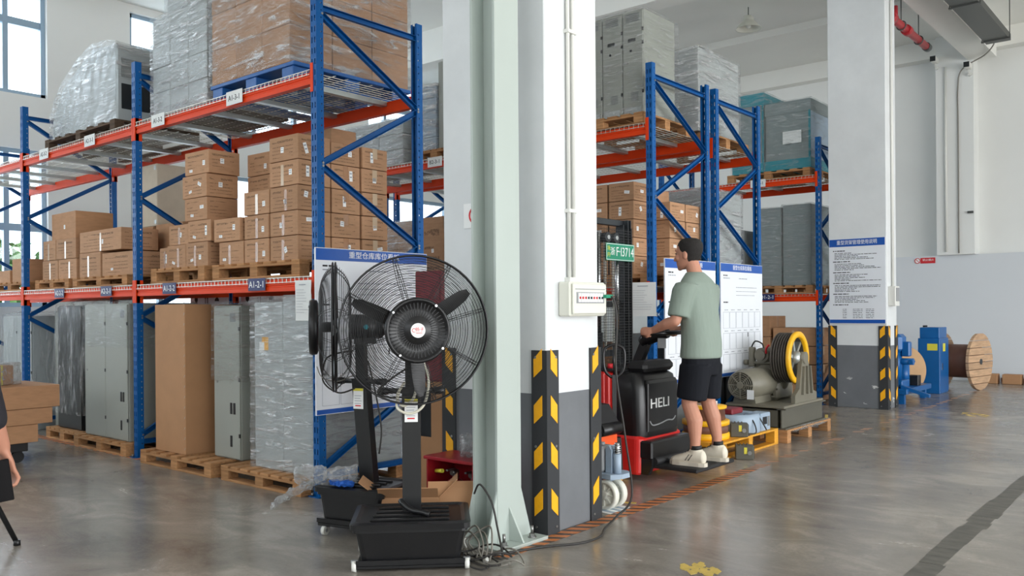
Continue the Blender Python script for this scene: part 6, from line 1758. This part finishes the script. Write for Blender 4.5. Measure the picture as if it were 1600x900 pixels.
# ------------------------------------------------------------------ tripod at the left edge
tp = thing('tripod', 'black tripod with one leg reaching into the left edge', 'tripod', (-5.42, 1.40, 0))
for (x, y) in ((0.26, 0.46), (-0.5, 0.1), (0.2, -0.5)):
    MB().tube([(0.02 * x, 0.02 * y, 1.2), (0.55 * x, 0.55 * y, 0.55), (x, y, 0.012)], [0.018, 0.016, 0.013], 10).cyl((x, y, 0), (x, y, 0.03), 0.018, n=10).build('leg', 'black_steel', tp)
MB().cyl((0, 0, 1.1), (0, 0, 1.4), 0.02, n=12).cyl((0, 0, 1.17), (0, 0, 1.23), 0.045, n=14).build('centre_column', 'black_steel', tp)
MB().cbox(-0.05, 0.05, -0.04, 0.04, 1.4, 1.45, 0.008).build('head', 'black_plastic', tp)

# ------------------------------------------------------------------ people
def ringloft(mb, secs, n=18):
    """secs: (centre, axis a, axis b) -> closed lofted body"""
    rows_ = []
    for (c, a, b) in secs:
        c, a, b = Vector(c), Vector(a), Vector(b)
        rows_.append([tuple(c + a * math.cos(2 * PI * i / n) + b * math.sin(2 * PI * i / n)) for i in range(n)])
    mb.grid(rows_, 0, True, True)
    mb.add(rows_[0], [tuple(range(n))]); mb.add(rows_[-1], [tuple(range(n))])
def limb(mb, pts, radii, n=14):
    pts = [Vector(p) for p in pts]
    P_, R_ = [], []
    for i in range(len(pts) - 1):
        for k in range(5):
            u = k / 5
            P_.append(pts[i].lerp(pts[i + 1], u)); R_.append(radii[i] + (radii[i + 1] - radii[i]) * u)
    P_.append(pts[-1]); R_.append(radii[-1])
    mb.tube(P_, R_, n)
    for p, r in ((pts[0], radii[0]), (pts[-1], radii[-1])): mb.ball(p, r * 0.98, n, 8)
    for p, r in zip(pts[1:-1], radii[1:-1]): mb.ball(p, r * 1.0, n, 8)
def fuse(mb, name, m, parent, voxel, it=4):
    """overlapping volumes -> one continuous surface"""
    o = link(name, mb.mesh(name, m))
    r = o.modifiers.new('fuse', 'REMESH'); r.mode = 'VOXEL'; r.voxel_size = voxel; r.use_smooth_shade = True
    s = o.modifiers.new('soften', 'SMOOTH'); s.factor = 0.5; s.iterations = it
    me = baked(o, name)
    for p in me.polygons: p.use_smooth = True
    return link(name, me, parent)
def head_geo(mb, c, tilt=0.0):
    """head looking to +x of the person's frame, centre c"""
    x, y, z = c
    ringloft(mb, [((x + 0.0 + dx, y, z + dz), (ra, 0, 0), (0, rb, 0)) for dz, dx, ra, rb in
                  ((-0.112, 0.052, 0.022, 0.018), (-0.105, 0.05, 0.04, 0.032), (-0.085, 0.03, 0.066, 0.05), (-0.05, 0.014, 0.086, 0.064), (-0.01, 0.004, 0.097, 0.072), (0.03, -0.002, 0.101, 0.076), (0.07, -0.006, 0.092, 0.07), (0.098, -0.008, 0.065, 0.05), (0.112, -0.008, 0.03, 0.024))], 20)
    limb(mb, [(x + 0.098, y, z + 0.012), (x + 0.112, y, z - 0.022), (x + 0.118, y, z - 0.038)], [0.009, 0.011, 0.013], 10)       # nose
    mb.ball((x + 0.108, y - 0.012, z - 0.042), 0.009, 8, 6); mb.ball((x + 0.108, y + 0.012, z - 0.042), 0.009, 8, 6)
    mb.ball((x + 0.092, y, z - 0.066), 0.014, 10, 6, 0, (0.8, 1.6, 0.5)); mb.ball((x + 0.089, y, z - 0.077), 0.014, 10, 6, 0, (0.8, 1.4, 0.5))  # lips
    mb.ball((x + 0.075, y, z - 0.102), 0.02, 10, 6)                                                                                # chin
    for s in (-1, 1):
        mb.ball((x + 0.084, y + s * 0.032, z + 0.03), 0.018, 10, 6, 0, (0.7, 1.5, 0.5))                                            # brow
        mb.ball((x + 0.07, y + s * 0.045, z - 0.025), 0.024, 10, 6)                                                                # cheek
        mb.ball((x - 0.008, y + s * 0.078, z - 0.01), 0.03, 10, 8, 0, (0.62, 0.32, 1.0))                                           # ear
HEAD_SEC = [(-0.112, 0.052, 0.022, 0.018), (-0.105, 0.05, 0.04, 0.032), (-0.085, 0.03, 0.066, 0.05), (-0.05, 0.014, 0.086, 0.064), (-0.01, 0.004, 0.097, 0.072), (0.03, -0.002, 0.101, 0.076), (0.07, -0.006, 0.092, 0.07), (0.098, -0.008, 0.065, 0.05), (0.112, -0.008, 0.03, 0.024)]
def head_at(h):
    for a, b in zip(HEAD_SEC, HEAD_SEC[1:]):
        if a[0] <= h <= b[0]:
            u = (h - a[0]) / (b[0] - a[0]); return tuple(a[k] + u * (b[k] - a[k]) for k in (1, 2, 3))
    return HEAD_SEC[-1][1:] if h > 0 else HEAD_SEC[0][1:]
def hair_geo(c):
    """short cropped hair following the skull: thicker on top, faded towards neck and temples"""
    x, y, z = c
    N, K = 40, 14
    rows_ = [[(x - 0.008, y, z + 0.126)] * N, [(x - 0.008 + 0.03 * math.cos(2 * PI * i / N), y + 0.025 * math.sin(2 * PI * i / N), z + 0.1235) for i in range(N)]]
    for j in range(K + 1):
        row = []
        for i in range(N):
            az = 2 * PI * i / N
            fr = (1 + math.cos(az)) / 2
            low = 0.066 if fr > 0.82 else 0.066 - 0.05 * (0.82 - fr) / 0.2 if fr > 0.62 else 0.016 if fr > 0.5 else 0.016 - 0.075 * (0.5 - fr) / 0.25 if fr > 0.25 else -0.059
            h = 0.108 + (low - 0.108) * j / K
            dx, ra, rb = head_at(h)
            t = 0.011 * (1 - (j / K) ** 1.4) + 0.0015 + 0.002 * noise.noise(Vector((i * 1.7, j * 1.9, 3)))
            row.append((x + dx + (ra + t) * math.cos(az), y + (rb + t) * math.sin(az), z + h + 0.012 * (1 - j / K)))
        rows_.append(row)
    mb = MB(); mb.grid(rows_, 0, True, True)
    return mb
# --- the man on the stacker platform, facing -X (his own +x), his left side towards the camera
man = thing('person', 'man in a sage green T-shirt and black shorts riding the stacker platform', 'person', (-3.06, 5.83, 0.128), PI)
HC = (0.095, 0.0, 1.565)
body = MB()
head_geo(body, HC)
ringloft(body, [((0.03, 0, 1.36), (0.07, 0, 0), (0, 0.075, 0)), ((0.045, 0, 1.42), (0.058, 0, 0), (0, 0.058, 0)), ((0.07, 0, 1.50), (0.056, 0, 0), (0, 0.053, 0)), ((0.08, 0, 1.54), (0.05, 0, 0), (0, 0.05, 0))], 16)
ringloft(body, [((0.0, 0, 0.80), (0.09, 0, 0), (0, 0.14, 0)), ((0.0, 0, 0.92), (0.1, 0, 0), (0, 0.15, 0)), ((0.01, 0, 1.10), (0.1, 0, 0), (0, 0.155, 0)), ((0.03, 0, 1.26), (0.09, 0, 0), (0, 0.15, 0)), ((0.03, 0, 1.35), (0.06, 0, 0), (0, 0.1, 0))], 20)
# arms: shoulder, elbow, wrist
SH, EL, WR = (0.03, 0.185, 1.325), (0.075, 0.25, 1.065), (0.285, 0.205, 0.995)
for s in (1, -1):
    f = lambda p: (p[0], p[1] * s, p[2])
    limb(body, [f((0.032, 0.19, 1.29)), f((0.05, 0.225, 1.19)), f(EL)], [0.042, 0.043, 0.041])
    limb(body, [f(EL), f((0.15, 0.24, 1.045)), f(WR)], [0.041, 0.042, 0.027])
    # hand closed over the grip, which runs along x at y = 0.2, z = 0.967
    gy, gz = 0.197, 0.967
    limb(body, [f(WR), f((0.315, 0.212, 0.99)), f((0.345, 0.213, 0.988))], [0.026, 0.027, 0.022])
    ringloft(body, [(f((0.31, 0.21, 0.985)), (0, 0.02, 0.012), (0, -0.014, 0.03)), (f((0.345, 0.215, 0.986)), (0, 0.022, 0.01), (0, -0.012, 0.034)), (f((0.385, 0.212, 0.986)), (0, 0.02, 0.008), (0, -0.01, 0.03))], 12)
    for k, (fx, ln) in enumerate(((0.324, 0.9), (0.343, 1.0), (0.362, 0.98), (0.381, 0.84))):
        q = [(fx, gy + 0.024, gz + 0.02), (fx + 0.002, gy + 0.002, gz + 0.03), (fx + 0.003, gy - 0.022, gz + 0.015), (fx + 0.002, gy - 0.023, gz - 0.008 * ln), (fx, gy - 0.008, gz - 0.024 * ln)]
        limb(body, [f(p) for p in q], [0.010, 0.0095, 0.009, 0.0085, 0.0075], 8)
    limb(body, [f((0.318, gy + 0.02, gz + 0.005)), f((0.33, gy + 0.018, gz - 0.02)), f((0.352, gy + 0.004, gz - 0.026))], [0.012, 0.0105, 0.0085], 8)
# legs
for s, kx, ax, fy, kz in ((1, 0.035, -0.02, 0.145, 0.45), (-1, 0.01, -0.045, 0.15, 0.45)):
    limb(body, [(0.0, s * 0.09, 0.74), (0.02, s * 0.105, 0.63), (kx, s * 0.125, kz)], [0.07, 0.072, 0.057])
    limb(body, [(kx, s * 0.125, kz), (kx * 0.4 - 0.03, s * 0.135, kz - 0.12), (ax - 0.005, s * fy, 0.18), (ax, s * fy, 0.085)], [0.056, 0.06, 0.039, 0.036])
    limb(body, [(ax, s * fy, 0.07), (ax + 0.06, s * fy, 0.055), (ax + 0.13, s * fy, 0.045)], [0.036, 0.034, 0.026])
fuse(body, 'body', 'skin', man, 0.0055, 3)
stuff_eyes = MB()
for s in (-1, 1):
    stuff_eyes.ball((HC[0] + 0.089, s * 0.031, HC[2] + 0.008), 0.009, 10, 6, 0, (0.8, 1.4, 0.7))
stuff_eyes.build('eyes', 'black_print', man)
eb = MB()
for s in (-1, 1): eb.tube([(HC[0] + 0.096, s * 0.016, HC[2] + 0.032), (HC[0] + 0.095, s * 0.032, HC[2] + 0.037), (HC[0] + 0.082, s * 0.05, HC[2] + 0.032)], 0.0045, 6)
eb.build('eyebrows', 'hair', man)
hair_geo(HC).build('hair', 'hair', man)
sh_ = MB()
ringloft(sh_, [((cx, 0, z), (ra, 0, 0), (0, rb, 0)) for z, cx, ra, rb in
               ((0.785, 0.0, 0.138, 0.192), (0.80, 0.0, 0.142, 0.197), (0.90, -0.005, 0.138, 0.192), (1.00, 0.0, 0.132, 0.188), (1.10, 0.01, 0.13, 0.192), (1.20, 0.02, 0.13, 0.2), (1.29, 0.022, 0.122, 0.205), (1.345, 0.025, 0.105, 0.198), (1.385, 0.032, 0.085, 0.155), (1.415, 0.042, 0.072, 0.095), (1.43, 0.047, 0.064, 0.068))], 26)
for s in (1, -1):
    d = Vector((0.02, s * 0.055, -0.27)).normalized()
    u_ = Vector((1, 0, 0)); w_ = d.cross(u_).normalized(); u_ = w_.cross(d).normalized()
    c0 = Vector((0.025, s * 0.15, 1.335))
    pts = [c0, c0 + Vector((0.008, s * 0.04, -0.045)), c0 + Vector((0.02, s * 0.065, -0.13)), c0 + Vector((0.034, s * 0.085, -0.225)), c0 + Vector((0.035, s * 0.087, -0.24))]
    ringloft(sh_, [(p, u_ * r, w_ * r * 0.92) for p, r in zip(pts, (0.09, 0.09, 0.083, 0.08, 0.076))], 18)
fuse(sh_, 'shirt', 'shirt_green', man, 0.008, 5)
so = MB()
ringloft(so, [((0, 0, z), (ra, 0, 0), (0, rb, 0)) for z, ra, rb in ((0.66, 0.115, 0.165), (0.76, 0.13, 0.185), (0.84, 0.128, 0.182), (0.88, 0.118, 0.168))], 22)
for s in (1, -1):
    ringloft(so, [((0.0, s * 0.088, 0.74), (0.122, 0, 0), (0, 0.1, 0)), ((0.008, s * 0.1, 0.62), (0.12, 0, 0), (0, 0.1, 0)), ((0.02, s * 0.112, 0.50), (0.115, 0, 0.012), (0, 0.098, 0)), ((0.02, s * 0.113, 0.485), (0.108, 0, 0.012), (0, 0.092, 0))], 20)
fuse(so, 'shorts', 'shorts_black', man, 0.008, 4)
for s, ax, fy in ((1, -0.02, 0.145), (-1, -0.045, 0.15)):
    up = MB()
    ringloft(up, [((ax + x, s * fy, z), (0, w, 0), (0.0, 0, h)) for x, w, h, z in ((-0.085, 0.022, 0.03, 0.06), (-0.07, 0.038, 0.05, 0.065), (-0.02, 0.043, 0.062, 0.07), (0.04, 0.046, 0.052, 0.06), (0.1, 0.05, 0.038, 0.046), (0.16, 0.046, 0.028, 0.036), (0.19, 0.026, 0.018, 0.03))], 18)
    ringloft(up, [((ax - 0.01, s * fy, 0.09), (0.056, 0, 0), (0, 0.042, 0)), ((ax - 0.012, s * fy, 0.125), (0.05, 0, 0), (0, 0.041, 0))], 16)
    shoe = fuse(up, 'shoe', 'shoe_cream', man, 0.006, 3)
    sl_ = MB()
    out_ = [(-0.098, 0.0), (-0.09, 0.026), (-0.05, 0.041), (0.03, 0.043), (0.1, 0.054), (0.16, 0.05), (0.195, 0.026), (0.205, 0.0)]
    lp_ = [(ax + x, s * fy + y) for x, y in out_] + [(ax + x, s * fy - y) for x, y in reversed(out_[1:-1])]
    sl_.prism(lp_, 0.0, 0.028, 'Z'); sl_.build('sole', 'shoe_sole', shoe)
    st_ = MB()
    for x in (0.03, 0.055): st_.bar((ax + x, s * fy + s * 0.047, 0.04), (ax + x - 0.03, s * fy + s * 0.042, 0.085), 0.004, 0.007, up=(0, 1, 0))
    for k in range(4): st_.tube([(ax + 0.045 + 0.02 * k, s * fy - 0.022, 0.105 - 0.012 * k), (ax + 0.048 + 0.02 * k, s * fy, 0.113 - 0.012 * k), (ax + 0.045 + 0.02 * k, s * fy + 0.022, 0.105 - 0.012 * k)], 0.004, 6)
    st_.build('laces', 'black_print', shoe)
    MB().cyl((ax - 0.012, s * fy, 0.12), (ax - 0.012, s * fy, 0.15), 0.042, 0.04, 16).build('sock', 'black_matte', shoe)

# --- the person at the left edge: only a forearm with a phone reaches into the picture
p2_ = thing('person', 'person in dark clothes at the left edge, forearm and hand holding a phone', 'person', (-3.60, 0.88, 0.0), PI)
b2 = MB()
head_geo(b2, (0.03, 0, 1.60))
ringloft(b2, [((0.0, 0, 1.40), (0.07, 0, 0), (0, 0.075, 0)), ((0.015, 0, 1.48), (0.056, 0, 0), (0, 0.056, 0)), ((0.02, 0, 1.56), (0.052, 0, 0), (0, 0.052, 0))], 16)
ringloft(b2, [((0, 0, z), (ra, 0, 0), (0, rb, 0)) for z, ra, rb in ((0.84, 0.1, 0.15), (1.1, 0.1, 0.14), (1.3, 0.1, 0.16), (1.40, 0.07, 0.13))], 18)
RS, RE, RW = (0.0, -0.19, 1.30), (-0.02, -0.29, 1.0), (0.03, -0.38, 0.765)
limb(b2, [RS, RE], [0.05, 0.04]); limb(b2, [RE, (0.0, -0.33, 0.9), RW], [0.04, 0.041, 0.028])
limb(b2, [(0.0, 0.19, 1.36), (-0.02, 0.24, 1.09), (0.06, 0.26, 0.86)], [0.05, 0.04, 0.028])
# right hand: palm, fingers hooked round the phone edge, thumb on the near face
ringloft(b2, [((0.03, -0.38, 0.765), (0.026, 0, 0), (0, 0.02, 0)), ((0.03, -0.40, 0.715), (0.038, 0, 0), (0, 0.016, 0)), ((0.032, -0.412, 0.67), (0.04, 0, 0), (0, 0.014, 0))], 14)
for k, (fx, ln) in enumerate(((0.062, 0.92), (0.042, 1.0), (0.022, 0.97), (0.002, 0.82))):
    limb(b2, [(fx, -0.414, 0.672), (fx + 0.001, -0.427, 0.672 - 0.032 * ln), (fx, -0.417, 0.672 - 0.058 * ln), (fx, -0.394, 0.672 - 0.066 * ln)], [0.0095, 0.009, 0.0085, 0.0075], 8)
limb(b2, [(0.055, -0.388, 0.725), (0.072, -0.375, 0.695), (0.068, -0.368, 0.665)], [0.012, 0.011, 0.009], 8)
limb(b2, [(0.06, 0.26, 0.86), (0.065, 0.262, 0.80), (0.075, 0.26, 0.75)], [0.028, 0.034, 0.02])
for k in range(4): limb(b2, [(0.045 + 0.018 * k, 0.262, 0.76), (0.05 + 0.018 * k, 0.255, 0.71), (0.055 + 0.016 * k, 0.245, 0.68)], [0.0095, 0.009, 0.0075], 8)
for s in (1, -1):
    limb(b2, [(0, s * 0.09, 0.82), (0.02, s * 0.1, 0.46), (-0.02, s * 0.11, 0.1)], [0.085, 0.055, 0.04])
fuse(b2, 'body', 'skin_darker', p2_, 0.006, 3)
s2 = MB()
ringloft(s2, [((0, 0, z), (ra, 0, 0), (0, rb, 0)) for z, ra, rb in ((0.82, 0.125, 0.175), (0.95, 0.125, 0.17), (1.15, 0.125, 0.172), (1.3, 0.12, 0.19), (1.38, 0.1, 0.17), (1.43, 0.07, 0.085), (1.45, 0.063, 0.065))], 22)
limb(s2, [(0.0, -0.16, 1.34), RE, (0.005, -0.338, 0.88)], [0.085, 0.066, 0.052]); limb(s2, [(0.0, 0.16, 1.36), (-0.02, 0.24, 1.09), (0.03, 0.25, 0.97)], [0.085, 0.066, 0.055])
fuse(s2, 'shirt', 'cloth_dark', p2_, 0.01, 4)
t2 = MB()
ringloft(t2, [((0, 0, z), (ra, 0, 0), (0, rb, 0)) for z, ra, rb in ((0.7, 0.11, 0.16), (0.8, 0.12, 0.17), (0.88, 0.11, 0.16))], 20)
for s in (1, -1): limb(t2, [(0, s * 0.088, 0.78), (0.02, s * 0.1, 0.46), (-0.015, s * 0.11, 0.1)], [0.1, 0.075, 0.062])
fuse(t2, 'trousers', 'cloth_dark', p2_, 0.01, 4)
hair_geo((0.03, 0, 1.60)).build('hair', 'hair', p2_)
for s in (1, -1):
    up = MB(); ringloft(up, [((x, s * 0.11, z), (0, w, 0), (0, 0, h)) for x, w, h, z in ((-0.1, 0.03, 0.035, 0.04), (-0.02, 0.044, 0.055, 0.055), (0.08, 0.048, 0.04, 0.042), (0.16, 0.03, 0.022, 0.026))], 16)
    fuse(up, 'shoe', 'black_matte', p2_, 0.008, 3)
ph = thing('phone', 'dark smartphone held in the hand at the left edge', 'phone', (-3.59, 1.235, 0.64), PI)
MB().cbox(-0.04, 0.04, -0.004, 0.004, -0.075, 0.085, 0.003).build('case', 'phone_black', ph, (0, 0, 0), (0.0, 0.12, 1.24))
